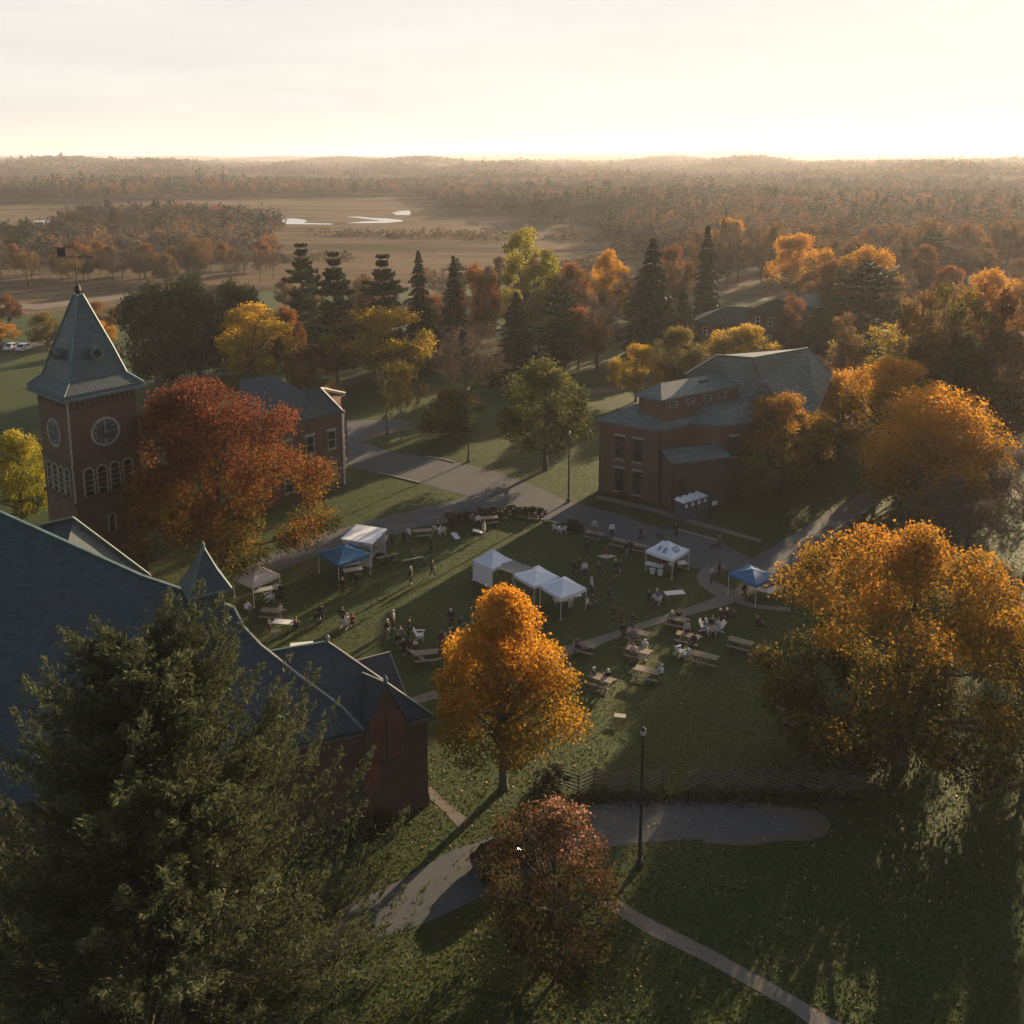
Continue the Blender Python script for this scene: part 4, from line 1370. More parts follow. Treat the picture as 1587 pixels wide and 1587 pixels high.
# low roof in front of the tower
q1, q2, q3, q4 = G(62, 815, 13.6), G(113, 803, 14.2), G(232, 892, 9.0), G(70, 965, 9.5)
MB().slab([q1, q2, q3, q4], 0.25).build('nave_roof', SLATE_TEAL, chapel)
MB().bar(q2 + V3(0, 0, .07), q3 + V3(0, 0, .07), .2, .1).bar(q1 + V3(0, 0, .07), q2 + V3(0, 0, .07), .18, .1).build('ridge_flashing', COPPER, chapel)
MB().wall([q2 + V3(-.2, .7, -.4), q3 + V3(-.2, .7, -.4)], 0, .3).build('nave_wall', BRICK_BROWN, chapel)

# clock tower
th = radians(50)
te1, te2 = V3(cos(th), sin(th), 0), V3(-sin(th), cos(th), 0)
tq = V3(-39.5, 77.7, 0); tw = 6.25
tcn = tq + (te1 + te2) * tw / 2
n1, n2 = -te2, -te1                                            # right face looks along n1, left face along n2
MT = Matrix((te1, te2, V3(0, 0, 1))).transposed()
TZ = 18.9
mb = MB().box(tcn + V3(0, 0, TZ / 2), (tw, tw, TZ), M=MT)
tower = mb.build('tower', BRICK, chapel)
for z, s_ in ((12.45, .10), (8.75, .16), (17.55, .05)):
    MB().box(tcn + V3(0, 0, z), (tw + s_ * 2, tw + s_ * 2, .32), M=MT).build('string_course', BRICK_BROWN, tower)
sl_ = MB()
for f_, d_, n_ in ((tq, te1, n1), (tq, te2, n2)):
    for q in range(13):
        sl_.box(tq + d_ * (tw * (q + .7) / 13.4) + n_ * .02 + V3(0, 0, 18.1), (.13, .05, .85), M=Matrix((d_, -n_, V3(0, 0, 1))).transposed())
sl_.build('corbel_slots', BLACK, tower)
lo = tcn + V3(0, 0, TZ - .05)
rfz = [(tw / 2 + .62, -.25), (tw / 2 + .58, .18), (tw / 2 - .45, 1.15), (tw / 2 * .62, 3.6), (0.28, 8.55)]
vs, fs = [], []
for hw, z in rfz:
    vs += [lo + te1 * sx * hw + te2 * sy * hw + V3(0, 0, z) for sx, sy in ((-1, -1), (1, -1), (1, 1), (-1, 1))]
for k_ in range(len(rfz) - 1):
    fs += [(k_ * 4 + q, k_ * 4 + (q + 1) % 4, k_ * 4 + 4 + (q + 1) % 4, k_ * 4 + 4 + q) for q in range(4)]
fs += [(3, 2, 1, 0), tuple(range(len(vs) - 4, len(vs)))]
spire = MB().add(vs, fs).build('spire', slate_mat('spire_slate', (.048, .082, .092), (.036, .062, .074), (.046, .080, .090)), chapel)
sr = MB()
for q in range(4):
    for k_ in range(1, len(rfz) - 1):
        sr.bar(vs[k_ * 4 + q], vs[k_ * 4 + 4 + q], .22, .12)
    sr.bar(vs[q], vs[(q + 1) % 4], .26, .22)
sr.build('hip_flashing', COPPER, spire)
for d_, n_ in ((te1, n1), (te2, n2)):
    c = lo + n_ * (tw / 2 * .70) + V3(0, 0, 3.35)
    ax = (n_ + V3(0, 0, .05)).normalized()
    rb = MB().tube([c - ax * .8, c + ax * .55], [.52, .52], 20)
    rb.ring(c + ax * .55, .40, .56, ax, .1)
    oc = rb.build('round_dormer', COPPER, spire)
    MB().disc(c + ax * .56, .40, ax, .04).build('pane', GLASS, oc)
    # clock
    cc_ = tq + d_ * tw / 2 + n_ * .01 + V3(0, 0, 14.95)
    ck = MB().ring(cc_, 1.16, 1.36, n_, .14, 40).build('clock', STONE, tower)
    MB().disc(cc_ + n_ * .01, 1.17, n_, .05, 40).build('dial', plain('dial_slate', (.035, .05, .055), .5), ck)
    nm = MB(); hd = MB()
    for h_ in range(12):
        an = 2 * pi * h_ / 12
        u_ = d_ * sin(an) + V3(0, 0, 1) * cos(an); s_ = d_ * cos(an) - V3(0, 0, 1) * sin(an)
        for o_ in ((-.07, .07) if h_ % 3 else (-.11, 0, .11)):
            nm.bar(cc_ + n_ * .075 + u_ * .72 + s_ * o_, cc_ + n_ * .075 + u_ * 1.06 + s_ * o_, .055, .03)
    nm.build('numerals', STONE, ck)
    hd.bar(cc_ + n_ * .11 - V3(0, 0, .2), cc_ + n_ * .11 + V3(0, 0, 1.0), .085, .03)
    hd.build('hand', STONE, ck)
    MB().bar(cc_ + n_ * .145 - d_ * .12, cc_ + n_ * .145 + d_ * .72, .11, .03).build('hand', STONE, ck)
    for q in range(4):
        c = tq + d_ * (tw * (q + 1.05) / 5.1) + V3(0, 0, 9.25)
        if n_ is n2:
            c = tq + d_ * (tw * (q + 1.0) / 5.0) + V3(0, 0, 9.25)
        arched_window(tower, c, d_, n_, .78, 2.55, STONE, GLASS, 4, 'louvre_window', 'louvre')
arched_window(tower, tq + te1 * 3.1 + V3(0, 0, 5.3), te1, n1, .5, 1.6, STONE, GLASS, 1)
MB().tube([tq + (n1 + n2) * .08 + V3(0, 0, 18.5), tq + (n1 + n2) * .09 + V3(0, 0, 12.6), tq + (n1 + n2) * .2 + V3(0, 0, 12.4), tq + (n1 + n2) * .1 + V3(0, 0, 12.0), tq + (n1 + n2) * .1 + V3(0, 0, 8.9)], [.085] * 5, 8).build('downpipe', STONE, tower)
va = lo + V3(0, 0, 8.5)
vn = MB().tube([va, va + V3(0, 0, 5.4)], [.075, .03], 8)
vn.tube([va + V3(0, 0, .1), va + V3(0, 0, .4), va + V3(0, 0, .75), va + V3(0, 0, 1.0)], [.16, .30, .26, .06], 10)
wd = V3(.97, .2, 0).normalized()
vn.bar(va + V3(0, 0, 3.5) - wd * 2.0, va + V3(0, 0, 3.5) + wd * 1.55, .07)
vn.bar(va + V3(0, 0, 4.35) - wd * 2.0, va + V3(0, 0, 4.35) - wd * .35, .06)
vn.bar(va + V3(0, 0, 4.35) - wd * .35, va + V3(0, 0, 4.35) + wd * .1, .05)
vn.slab([va + V3(0, 0, 3.55) - wd * 1.5, va + V3(0, 0, 3.55) - wd * .75, va + V3(0, 0, 4.3) - wd * .75, va + V3(0, 0, 4.3) - wd * 1.5], .04, V3(-.2, .97, 0))
vn.build('weathervane', BLACK, spire)

# ---- blue-roofed brick hall by the far road
hallb = thing('brick_hall', 'two storey brick hall with dark blue hipped roof behind the red maple', 'hall', (0, 0, 0))
eR, eL2 = G(531, 638, 9.4), G(372, 674, 9.4)
rg0, rg1, hp, ap = G(372, 587, 13.6), G(421, 583, 13.6), G(468, 605, 12.4), G(497, 601.5, 12.4)
vb = G(457, 655, 9.4)
roof = MB().slab([rg0, rg1, hp, vb, eL2], .22).slab([hp + V3(0, 0, .003), ap, eR + V3(0, 0, .05), vb + V3(0, 0, .003)], .22)
backd = V3(-1.3, 8.5, 0)
ap_b = ap + backd * .55
eR2 = eR + backd
roof.slab([rg0 + V3(0, 0, .002), rg1 + V3(0, 0, .002), rg1 + V3(1, 6, -4.2), rg0 + V3(-1, 6, -4.2)], .22)
roof.slab([rg1 + V3(0, 0, .004), hp + V3(0, 0, .004), hp + V3(1, 5, -3), rg1 + V3(1, 6, -4.2)], .22)
roof.slab([ap + V3(0, 0, .003), eR2 + V3(0, 0, .05), hp + V3(1, 5, -3), hp + V3(0, 0, .006)], .22)
roof.build('roof', SLATE, hallb)
vt = MB().bar(ap + V3(0, 0, .08), eR + V3(.05, 0, .12), .18, .10).bar(ap + V3(0, 0, .08), eR2 + V3(.05, 0, .12), .18, .10)
vt.build('verge_board', WHITE, hallb)
W = MB()
dz = V3(0, 0, -.25)
iR = eR + V3(-.15, .2, 0)
W.wall([eL2 + dz + V3(0, .4, 0), iR + dz], 0, .35)
W.wall([iR + dz, ap + V3(-.15, 3.2, -.5), eR2 + dz + V3(-.15, 0, 0)], 0, .3)
W.wall([eR2 + dz, eL2 + V3(0, 12, -.3)], 0, .3)
W.build('wall', BRICK, hallb)
dv = (iR - eL2).normalized(); nv = V3(dv.y, -dv.x, 0)
rd = backd.normalized(); rn = V3(rd.y, -rd.x, 0)
for z in (2.2, 6.2):
    for q in (1.6, 4.6, 7.6):
        sash_window(hallb, flat(iR) - dv * q + V3(0, 0, z), dv, nv, .95, 2.0, STONE)
    for q in (1.6, 4.2, 6.6):
        sash_window(hallb, flat(iR) + rd * q + V3(0, 0, z), rd, rn, .9, 2.0, STONE)
MB().bar(flat(iR) + rn * .08 - nv * .0 + V3(0, 0, .1), flat(iR) + rn * .08 + V3(0, 0, 9.1), .18, .12).build('corner_board', WHITE, hallb)

# ---- brick hall with the clerestory
hallc = thing('brick_hall', 'red brick hall with grey green roof and raised clerestory right of the lawn', 'hall', (0, 0, 0))
E = 8.9
A_, B_, C_, D_, E_ = G(925, 650, E), G(1021, 666, E), G(1075, 654.5, E), G(1119, 659.5, E), G(1168, 651.5, E)
f_, g_, h_, i_ = G(983, 626, 10.7), G(1021, 630, 10.7), G(1074, 622, 10.7), G(1160, 600, 11.0)
bay = G(1114, 637.5, 10.2)
K3 = flat(B_)
roof = MB()
roof.slab([A_, B_, g_, f_], .2)
roof.slab([B_ + V3(0, 0, .003), C_, h_, g_ + V3(0, 0, .003)], .2)
roof.slab([C_ + V3(0, 0, .004), D_, bay, h_ + V3(0, 0, .004)], .2)
roof.slab([D_ + V3(0, 0, .003), E_, G(1150, 630, 10.4), bay + V3(0, 0, .003)], .2)
roof.slab([h_, bay + V3(0, 0, .002), G(1150, 630, 10.4), E_ + V3(0, 0, .002), i_], .2)
back_l = A_ + (E_ - B_) * 1.1
roof.slab([A_ + V3(0, 0, .005), f_ + V3(0, 0, .005), f_ + (E_ - B_), back_l], .2)
roof.build('roof', SLATE_GREY, hallc)
hf = MB()
hf.bar(B_ + V3(0, 0, .06), g_ + V3(0, 0, .06), .16, .08).bar(D_ + V3(0, 0, .06), bay + V3(0, 0, .06), .14, .08)
hf.build('hip_flashing', COPPER, hallc)
# clerestory
m0, m1, m2 = G(981, 612, 12.2), G(1025.5, 620.5, 12.2), G(1164, 593.5, 12.2)
r1, r2 = G(1024, 593.5, 13.5), G(1152, 572, 13.5)
m3 = m0 + (m2 - m1)
mw = MB()
cen = (m0 + m1 + m2 + m3) / 4
def shr(p, k=.9): return cen + (p - cen) * k
mw.wall([shr(m0) - V3(0, 0, .12), shr(m1) - V3(0, 0, .12), shr(m2) - V3(0, 0, .12), shr(m3) - V3(0, 0, .12), shr(m0) - V3(0, 0, .12)], 9.0, .25)
mw.build('clerestory_wall', BRICK, hallc)
mr = MB()
r3 = (m2 + m3) / 2; r3.z = r2.z
mr.slab([m0, m1, r1], .16).slab([m1 + V3(0, 0, .003), m2, r2, r1 + V3(0, 0, .003)], .16).slab([m3, m0 + V3(0, 0, .003), r1 + V3(0, 0, .005), r2 + V3(0, 0, .004)], .16).slab([m2, m3, r2], .16)
mr.build('clerestory_roof', SLATE_GREY, hallc)
dm = (m2 - m1).normalized(); dmn = V3(dm.y, -dm.x, 0)
for q in (1.2, 4.0, 6.8, 9.2):
    sash_window(hallc, shr(m1) + dm * q + dmn * .02 - V3(0, 0, .85), dm, dmn, 1.1, .55, STONE, False)
vx = MB().box((r1 + r2) / 2 + (m1 - r1) * .35 + V3(0, 0, .12), (1.4, .35, .2), rz=atan2(dm.y, dm.x)); vx.build('roof_vent', BLACK, hallc)
# main block behind
roof = MB()
k0, k1, k2, k3 = G(1062, 580, 12.0), G(1112, 550.5, 15.6), G(1167, 554.5, 15.6), G(1252, 539.5, 15.6)
va_, vb_ = G(1148, 612, 11.0), G(1139, 640.5, E)
w1, w2, w3 = G(1185, 634.5, E), G(1240, 641, E), G(1290, 600, 12)
roof.slab([k0, k1, k2, va_], .22)
roof.slab([k2 + V3(0, 0, .003), G(1180, 590, 12.6), w1, vb_, va_ + V3(0, 0, .003)], .22)
roof.slab([k2 + V3(0, 0, .006), k3, G(1290, 578, 12.3), G(1268, 636, 9), w2, w1 + V3(0, 0, .003), G(1180, 590, 12.6)], .22)
roof.slab([k1 + V3(0, 0, .002), k0 + V3(0, 0, .002), k0 + V3(3, 6, -3), k1 + V3(4, 6, -5)], .22)
roof.slab([k2 + V3(0, 0, .002), k1 + V3(0, 0, .005), k1 + V3(4, 6, -5), k3 + V3(4, 6, -5), k3], .22)
roof.build('main_roof', SLATE_GREY, hallc)
MB().bar(k0 + V3(0, 0, .08), k1 + V3(0, 0, .08), .3, .1).build('verge_board', WHITE, hallc)
MB().bar(k1 + V3(0, 0, .06), k2 + V3(0, 0, .06), .18, .1).bar(k2 + V3(0, 0, .06), k3 + V3(0, 0, .06), .18, .1).bar(k2 + V3(0, 0, .05), va_ + V3(0, 0, .05), .14, .08).build('ridge_flashing', COPPER, hallc)
# walls
W = MB()
def inn(p, k=.965): 
    c_ = flat(B_) + (E_ - B_) * .5 + (A_ - B_) * .5
    q = Vector((c_.x, c_.y, 0)) + (flat(p) - flat(c_)) * k
    return V3(q.x, q.y, p.z - .22)
iA, iB, iC, iD, iE = map(inn, (A_, B_, C_, D_, E_))
W.wall([iA, iB, iC, iD, iE, inn(vb_), inn(w1), inn(w2), inn(w2) + V3(4, 14, 0), iA + (E_ - B_) * 1.3, iA], 0, .35)
W.build('wall', BRICK, hallc)
gt = MB()
for p, q in ((A_, B_), (B_, C_), (C_, D_), (D_, E_), (vb_, w1), (w1, w2)):
    gt.bar(p - V3(0, 0, .27), q - V3(0, 0, .27), .16, .14)
gt.build('gutter', STONE_DK, hallc)
dl = (iB - iA); dl.z = 0; dl.normalize(); nl = V3(dl.y, -dl.x, 0)
L_ = flat(iB - iA).length
for fx in (.36, .66):
    for z, hh in ((5.9, 2.5), (1.9, 2.6)):
        sash_window(hallc, flat(iA) + dl * L_ * fx + V3(0, 0, z), dl, nl, .95, hh, BRICK_BROWN, True)
MB().tube([flat(iB) + nl * .15 + dl * .1 + V3(0, 0, .1), flat(iB) + nl * .15 + dl * .1 + V3(0, 0, 8.6)], [.09, .09], 8).build('downpipe', BLACK, hallc)
dr_ = flat(iE - iB).normalized(); nr_ = V3(dr_.y, -dr_.x, 0)
# lean-to annex
x0, x1 = flat(iB) + dr_ * .4 + nr_ * .05, flat(iB) + dr_ * 7.6 + nr_ * .05
an = MB()
pz = 6.2
an.wall([x0 + V3(0, 0, pz), x0 + nr_ * 2.6 + V3(0, 0, pz - .6), x1 + nr_ * 2.6 + V3(0, 0, pz - .6), x1 + V3(0, 0, pz)], 0, .25)
an.build('annex_wall', BRICK_BROWN, hallc)
MB().slab([x0 - dr_ * .2 + V3(0, 0, pz + .3), x1 + dr_ * .2 + V3(0, 0, pz + .3), x1 + dr_ * .2 + nr_ * 2.9 + V3(0, 0, pz - .4), x0 - dr_ * .2 + nr_ * 2.9 + V3(0, 0, pz - .4)], .15).build('annex_roof', SLATE_GREY, hallc)
dM = Matrix((dr_, -nr_, V3(0, 0, 1))).transposed()
door = MB().box(x0 + dr_ * 1.2 + nr_ * 2.64 + V3(0, 0, 1.9), (1.3, .1, 3.6), M=dM).build('door', plain('dark_door', (.03, .025, .022), .6), hallc)
MB().box(x0 + dr_ * 1.7 + nr_ * 2.72 + V3(0, 0, 1.1), (.06, .08, .16), M=dM).build('handle', STEEL, door)
for q in (9.3, 13.0):
    sash_window(hallc, flat(iB) + dr_ * q + nr_ * .8 + V3(0, 0, 6.2), dr_, nr_, .95, 2.2, BRICK_BROWN, True)

# ---- far brick house
house = thing('brick_house', 'far brick house with teal roofs and white framed windows in the right woods', 'house', (0, 0, 0))
hz = 6.2
h0, h1 = G(1072, 499, hz), G(1170, 503, hz)
r0_, r1_ = G(1125, 475, 9.6), G(1168, 476, 9.6)
bk = V3(3, 9, 0)
roof = MB().slab([h0, h1, r1_, r0_], .25).slab([h0 + V3(0, 0, .003), r0_ + V3(0, 0, .003), h0 + bk], .25).slab([r0_ + V3(0, 0, .004), r1_ + V3(0, 0, .004), h1 + bk * 1.2, h0 + bk], .25)
roof.build('roof', SLATE_TEAL, house)
g0, g1, g2 = G(1155, 482, 9.0), G(1212, 486, 9.0), G(1278, 478, 9.0)
rr0, rr1 = G(1206, 462, 12.2), G(1262, 452, 12.2)
roof = MB().slab([g0, g1, rr0], .25).slab([g1 + V3(0, 0, .003), g2, rr1, rr0 + V3(0, 0, .003)], .25).slab([g0 + V3(0, 0, .005), rr0 + V3(0, 0, .005), rr1 + V3(0, 0, .004), g0 + flat(rr1 - rr0) * 1.3], .25)
roof.build('wing_roof', SLATE_TEAL, house)
W = MB()
s3 = V3(.3, .6, -.3)
W.wall([h0 + s3, h1 + s3, h1 + bk + s3], 0, .3)
W.wall([g0 + s3 + V3(.5, 0, 0), g1 + s3, g2 + s3 + V3(-.8, 0, 0), g2 + V3(-4, 12, -.3)], 0, .3)
W.wall([h0 + s3 + bk, h0 + s3], 0, .3)
W.build('wall', BRICK, house)
dh = flat(h1 - h0).normalized(); nh = V3(dh.y, -dh.x, 0)
dg_ = flat(g1 - g0).normalized(); ng = V3(dg_.y, -dg_.x, 0)
dg2 = flat(g2 - g1).normalized(); ng2 = V3(dg2.y, -dg2.x, 0)
for q in (2.6, 7.4, 11):
    sash_window(house, flat(h0 + s3) + dh * q + V3(0, 0, 4.4), dh, nh, .75, 1.6, WHITE, False)
for z in (7.0, 3.4):
    for q in (2.4, 4.9):
        sash_window(house, flat(g0 + s3) + dg_ * q + V3(0, 0, z), dg_, ng, .75, 1.6, WHITE, False)
    for q in (2.0, 5.0, 8.2):
        sash_window(house, flat(g1 + s3) + dg2 * q + V3(0, 0, z), dg2, ng2, .75, 1.6, WHITE, False)
# ------------------------------------------------------------------ tents, tables, people, cars
def tent(label, Lp, Rp, eave=2.05, apex=0.95, top=FABRIC_WHITE, walls=(), flat_top=False, width=None, name='canopy_tent', droop=.06):
    """pop-up canopy: Lp, Rp are its left and right eave corners in the photo"""
    A, B = G(Lp[0], Lp[1], eave), G(Rp[0], Rp[1], eave)
    c = (A + B) / 2
    wdt = width or (B - A).length / sqrt(2)
    rz = atan2((B - A).y, (B - A).x) - pi / 4
    root = thing(name, label, 'tent', (c.x, c.y, 0), rz, 'tents on the lawn')
    s = wdt / 2
    mb = MB()
    n = 8
    cs = [(-s, -s), (s, -s), (s, s), (-s, s)]
    # four panels that sag between ridge poles
    vs, fs = [], []
    for k in range(4):
        (xa, ya), (xb, yb) = cs[k], cs[(k + 1) % 4]
        base = len(vs)
        for i in range(n + 1):
            f = i / n
            for j in range(n + 1):
                g_ = j / n
                ex, ey = xa + (xb - xa) * g_, ya + (yb - ya) * g_
                z = eave + .03 + apex * (f ** (1.0 if flat_top else 1.25)) - droop * sin(pi * g_) * (1 - f) * 1.0
                vs.append((ex * (1 - f), ey * (1 - f), z))
        for i in range(n):
            for j in range(n):
                q = base + i * (n + 1) + j
                fs.append((q, q + 1, q + n + 2, q + n + 1))
        b0 = len(vs)
        for j in range(n + 1):
            g_ = j / n
            ex, ey = xa + (xb - xa) * g_, ya + (yb - ya) * g_
            z = eave + .03 - droop * sin(pi * g_)
            vs += [(ex * 1.006, ey * 1.006, z), (ex * 1.012, ey * 1.012, z - .28)]
        for j in range(n):
            q = b0 + j * 2
            fs.append((q, q + 1, q + 3, q + 2))
    can = MB(); can.add(vs, fs)
    co = can.build('canopy', top, root, False, False)
    for (x, y) in cs:
        lg = MB().tube([(x * .98, y * .98, 0), (x * .98, y * .98, eave)], [.032, .032], 8)
        lg.box((x * .98, y * .98, .015), (.16, .16, .03))
        lg.build('leg', WHITE, root)
    tr = MB()
    for k in range(4):
        (xa, ya), (xb, yb) = cs[k], cs[(k + 1) % 4]
        for q in range(2):
            p0 = V3(xa + (xb - xa) * q / 2, ya + (yb - ya) * q / 2, eave - .05) * .975; p1 = V3(xa + (xb - xa) * (q + 1) / 2, ya + (yb - ya) * (q + 1) / 2, eave - .05) * .975
            p0.z = eave - .06; p1.z = eave - .06
            tr.bar(p0, p1 - V3(0, 0, .22), .03); tr.bar(p0 - V3(0, 0, .22), p1, .03)
    tr.build('truss', STEEL, root)
    for k in walls:
        (xa, ya), (xb, yb) = cs[k], cs[(k + 1) % 4]
        m_ = 12
        vs, fs = [], []
        for j in range(m_ + 1):
            g_ = j / m_
            o = 1.0 + .012 * sin(j * 2.1)
            for z in (eave - .25, .08):
                vs.append(((xa + (xb - xa) * g_) * o, (ya + (yb - ya) * g_) * o, z))
        fs = [(2 * j, 2 * j + 1, 2 * j + 3, 2 * j + 2) for j in range(m_)]
        MB().add(vs, fs).build('side_wall', FABRIC_WHITE, root, False, False)
    root['w'] = wdt
    return root

tent('cream peaked tent at the left edge of the lawn by the chapel', (361, 894), (434, 890), apex=1.05, top=FABRIC_CREAM)
tent('blue canopy tent beside the white booth on the left of the lawn', (492.6, 857), (574, 858), apex=.75, top=FABRIC_BLUE)
tent('white peaked tent with side walls, leftmost of the middle row', (732.5, 868), (795, 868), apex=1.15, walls=(0,))
tent('flat topped white tent third in the middle row', (796, 890), (867, 894), apex=.45)
tent('white tent with tables, right end of the middle row', (836.4, 907), (909, 912), apex=.75)
hep = tent('white tent with dark letters on its roof near the road', (1000.7, 853), (1068.5, 851.5), apex=.95)
tent('blue canopy tent over an L shaped table where the paths meet', (1129, 888.5), (1203, 891.5), apex=.55, top=FABRIC_BLUE)
# letters on the tent roof
def letters(txt, col, y0, side, size=0.62):
    cu = bpy.data.curves.new('lettering', 'FONT')
    cu.body = txt; cu.size = size; cu.align_x = 'CENTER'; cu.extrude = 0.006
    tmp = bpy.data.objects.new('tmp_text', cu); C.objects.link(tmp)
    dg = bpy.context.evaluated_depsgraph_get()
    me = bpy.data.meshes.new_from_object(tmp.evaluated_get(dg))
    bpy.data.objects.remove(tmp)
    me.materials.clear()
    s = hep['w'] / 2
    n = len(me.vertices)
    for v in me.vertices:
        x, yy = v.co.x * 1.35, v.co.y * 1.15 + y0
        f = yy / s
        z = 2.08 + .95 * f ** 1.25 + .02 + v.co.z
        if side == 0: v.co = (x, -s + yy, z)
        else: v.co = (s - yy, x, z)
    return link('lettering', me, col, hep)
letters('F E', plain('navy_print', (.012, .02, .05), .7), .34, 0)
letters('SD', plain('teal_print', (.01, .05, .09), .7), .34, 1)

# grey tarp strung between the first and third tents of the row
def tarp():
    P = [G(795, 868, 2.2), G(828, 880.5, 2.2), G(799, 890, 2.0), G(763, 878.5, 2.0)]
    c = sum(P, V3(0, 0, 0)) / 4
    root = thing('tarp_shelter', 'flat grey tarp slung between two white tents of the middle row', 'tent', (c.x, c.y, 0), 0, 'tents on the lawn')
    n = 8
    vs = []
    for i in range(n + 1):
        for j in range(n + 1):
            f, g_ = i / n, j / n
            p = (P[0] * (1 - f) + P[1] * f) * (1 - g_) + (P[3] * (1 - f) + P[2] * f) * g_
            vs.append((p.x - c.x, p.y - c.y, p.z - .16 * sin(pi * f) * sin(pi * g_)))
    fs = [(i * (n + 1) + j, i * (n + 1) + j + 1, (i + 1) * (n + 1) + j + 1, (i + 1) * (n + 1) + j) for i in range(n) for j in range(n)]
    MB().add(vs, fs).build('tarp', FABRIC_GREY, root, True, False)
    for p in P:
        MB().tube([(p.x - c.x, p.y - c.y, 0), (p.x - c.x, p.y - c.y, p.z)], [.03, .03], 8).build('pole', STEEL, root)
tarp()

# white walled booth with a flat lid and a serving opening
def booth():
    A, B, F_ = G(531, 836, 2.5), G(588, 834, 2.5), G(575, 842, 2.5)
    e1 = flat(F_ - A); w1 = e1.length; e1.normalize()
    e2 = V3(-e1.y, e1.x, 0); w2 = 3.2
    rz = atan2(e1.y, e1.x)
    root = thing('food_booth', 'white walled food booth with flat roof behind the left blue tent', 'booth', flat(A), rz)
    MB().slab([(-.15, -.15, 2.62), (w1 + .15, -.15, 2.55), (w1 + .15, w2 + .15, 2.66), (-.15, w2 + .15, 2.72)], .14).build('roof', FABRIC_WHITE, root)
    wl = MB()
    wl.box((w1 * .28, 0, 1.24), (w1 * .56, .06, 2.4)).box((w1 * .82, 0, .45), (w1 * .34, .06, .9)).box((w1 * .82, 0, 2.3), (w1 * .34, .06, .28)).box((0, w2 / 2, 1.24), (.06, w2 - .07, 2.4)).box((w1 / 2, w2, 1.24), (w1 - .07, .06, 2.4))
    wl.build('wall', WHITE, root)
    for x, y in ((w1, 0), (w1, w2)):
        MB().tube([(x, y, 0), (x, y, 2.5)], [.05, .05], 8).build('post', WHITE, root)
    MB().box((w1 * .82, .05, .95), (w1 * .34, .5, .06)).box((w1 - .3, w2 / 2, .93), (.6, w2 - .5, .05)).build('counter', STEEL, root)
booth()

# ---- picnic tables and the like
def mk_picnic():
    root = thing('picnic_table', '', 'picnic table')
    for n_, y, w_, z in (('tabletop', 0, .78, .75), ('bench', -.72, .26, .45), ('bench', .72, .26, .45)):
        mb = MB()
        k = 5 if n_ == 'tabletop' else 2
        for q in range(k):
            mb.box((0, y - w_ / 2 + w_ * (q + .5) / k, z), (1.95, w_ / k - .012, .042))
        mb.build(n_, WOOD, root)
    for x in (-.65, .65):
        mb = MB()
        for s in (-1, 1):
            mb.bar((x, s * .30, .72), (x, s * .68, 0.0), .09, .045)
        mb.bar((x + .05, -.84, .40), (x + .05, .84, .40), .045, .09).bar((x + .05, -.36, .70), (x + .05, .36, .70), .045, .08)
        mb.build('leg_frame', WOOD_DK, root)
    return root
def mk_bench():
    root = thing('bench', '', 'bench')
    mb = MB()
    for q in range(2):
        mb.box((0, -.11 + q * .15, .45), (2.2, .13, .045))
    mb.build('seat', WOOD_PALE, root)
    for x in (-.85, .85):
        MB().box((x, -.03, .21), (.06, .30, .42)).build('leg', WOOD_DK, root)
    return root
def mk_chair():
    root = thing('garden_chair', '', 'chair')
    mb = MB()
    M = Matrix.Rotation(radians(-8), 3, 'X')
    for q in range(5):
        mb.box((-.23 + q * .115, .02, .38), (.105, .52, .025), M=M)
    mb.build('seat', WHITE, root)
    mb = MB()
    for q in range(5):
        mb.bar((-.22 + q * .11, .26, .36), (-.26 + q * .13, .56, 1.02 - .05 * abs(q - 2)), .10, .025)
    mb.build('backrest', WHITE, root)
    for s in (-1, 1):
        MB().box((s * .34, -.02, .60), (.14, .72, .03)).build('armrest', WHITE, root)
        MB().bar((s * .31, -.26, 0), (s * .31, -.26, .585), .05, .10).build('leg', WHITE, root)
        MB().bar((s * .29, -.18, .34), (s * .29, .48, 0.02), .04, .11).build('leg', WHITE, root)
    return root
def mk_table():
    root = thing('folding_table', '', 'table')
    MB().box((0, 0, .73), (1.83, .76, .05)).build('tabletop', WHITE, root)
    for x in (-.72, .72):
        for y in (-.3, .3):
            MB().tube([(x, y, 0), (x * .95, y, .705)], [.018, .018], 6).build('leg', STEEL, root)
    return root
def mk_stool():
    root = thing('stool', '', 'stool')
    MB().box((0, 0, .40), (.80, .45, .05)).build('seat', WOOD_PALE, root)
    for x in (-.3, .3):
        for y in (-.16, .16):
            MB().bar((x * 1.1, y * 1.1, 0), (x, y, .375), .05).build('leg', WOOD_DK, root)
    return root
MAKERS = {'picnic': mk_picnic, 'bench': mk_bench, 'chair': mk_chair, 'table': mk_table, 'stool': mk_stool}
FIRST = {}
GROUPS = {'picnic': 'picnic tables on the lawn', 'bench': 'plank benches along the road edge', 'chair': 'white garden chairs on the lawn', 'table': 'folding tables under and beside tents', 'stool': 'low stools on the lawn'}
def put(kind, x, y, rz, label, mat=None):
    if kind not in FIRST:
        o = MAKERS[kind](); FIRST[kind] = o
    else:
        o = copy_tree(FIRST[kind])
    p = G(x, y)
    o.location = p; o.rotation_euler = (0, 0, radians(rz))
    tag(o, label, None, GROUPS[kind])
    return o

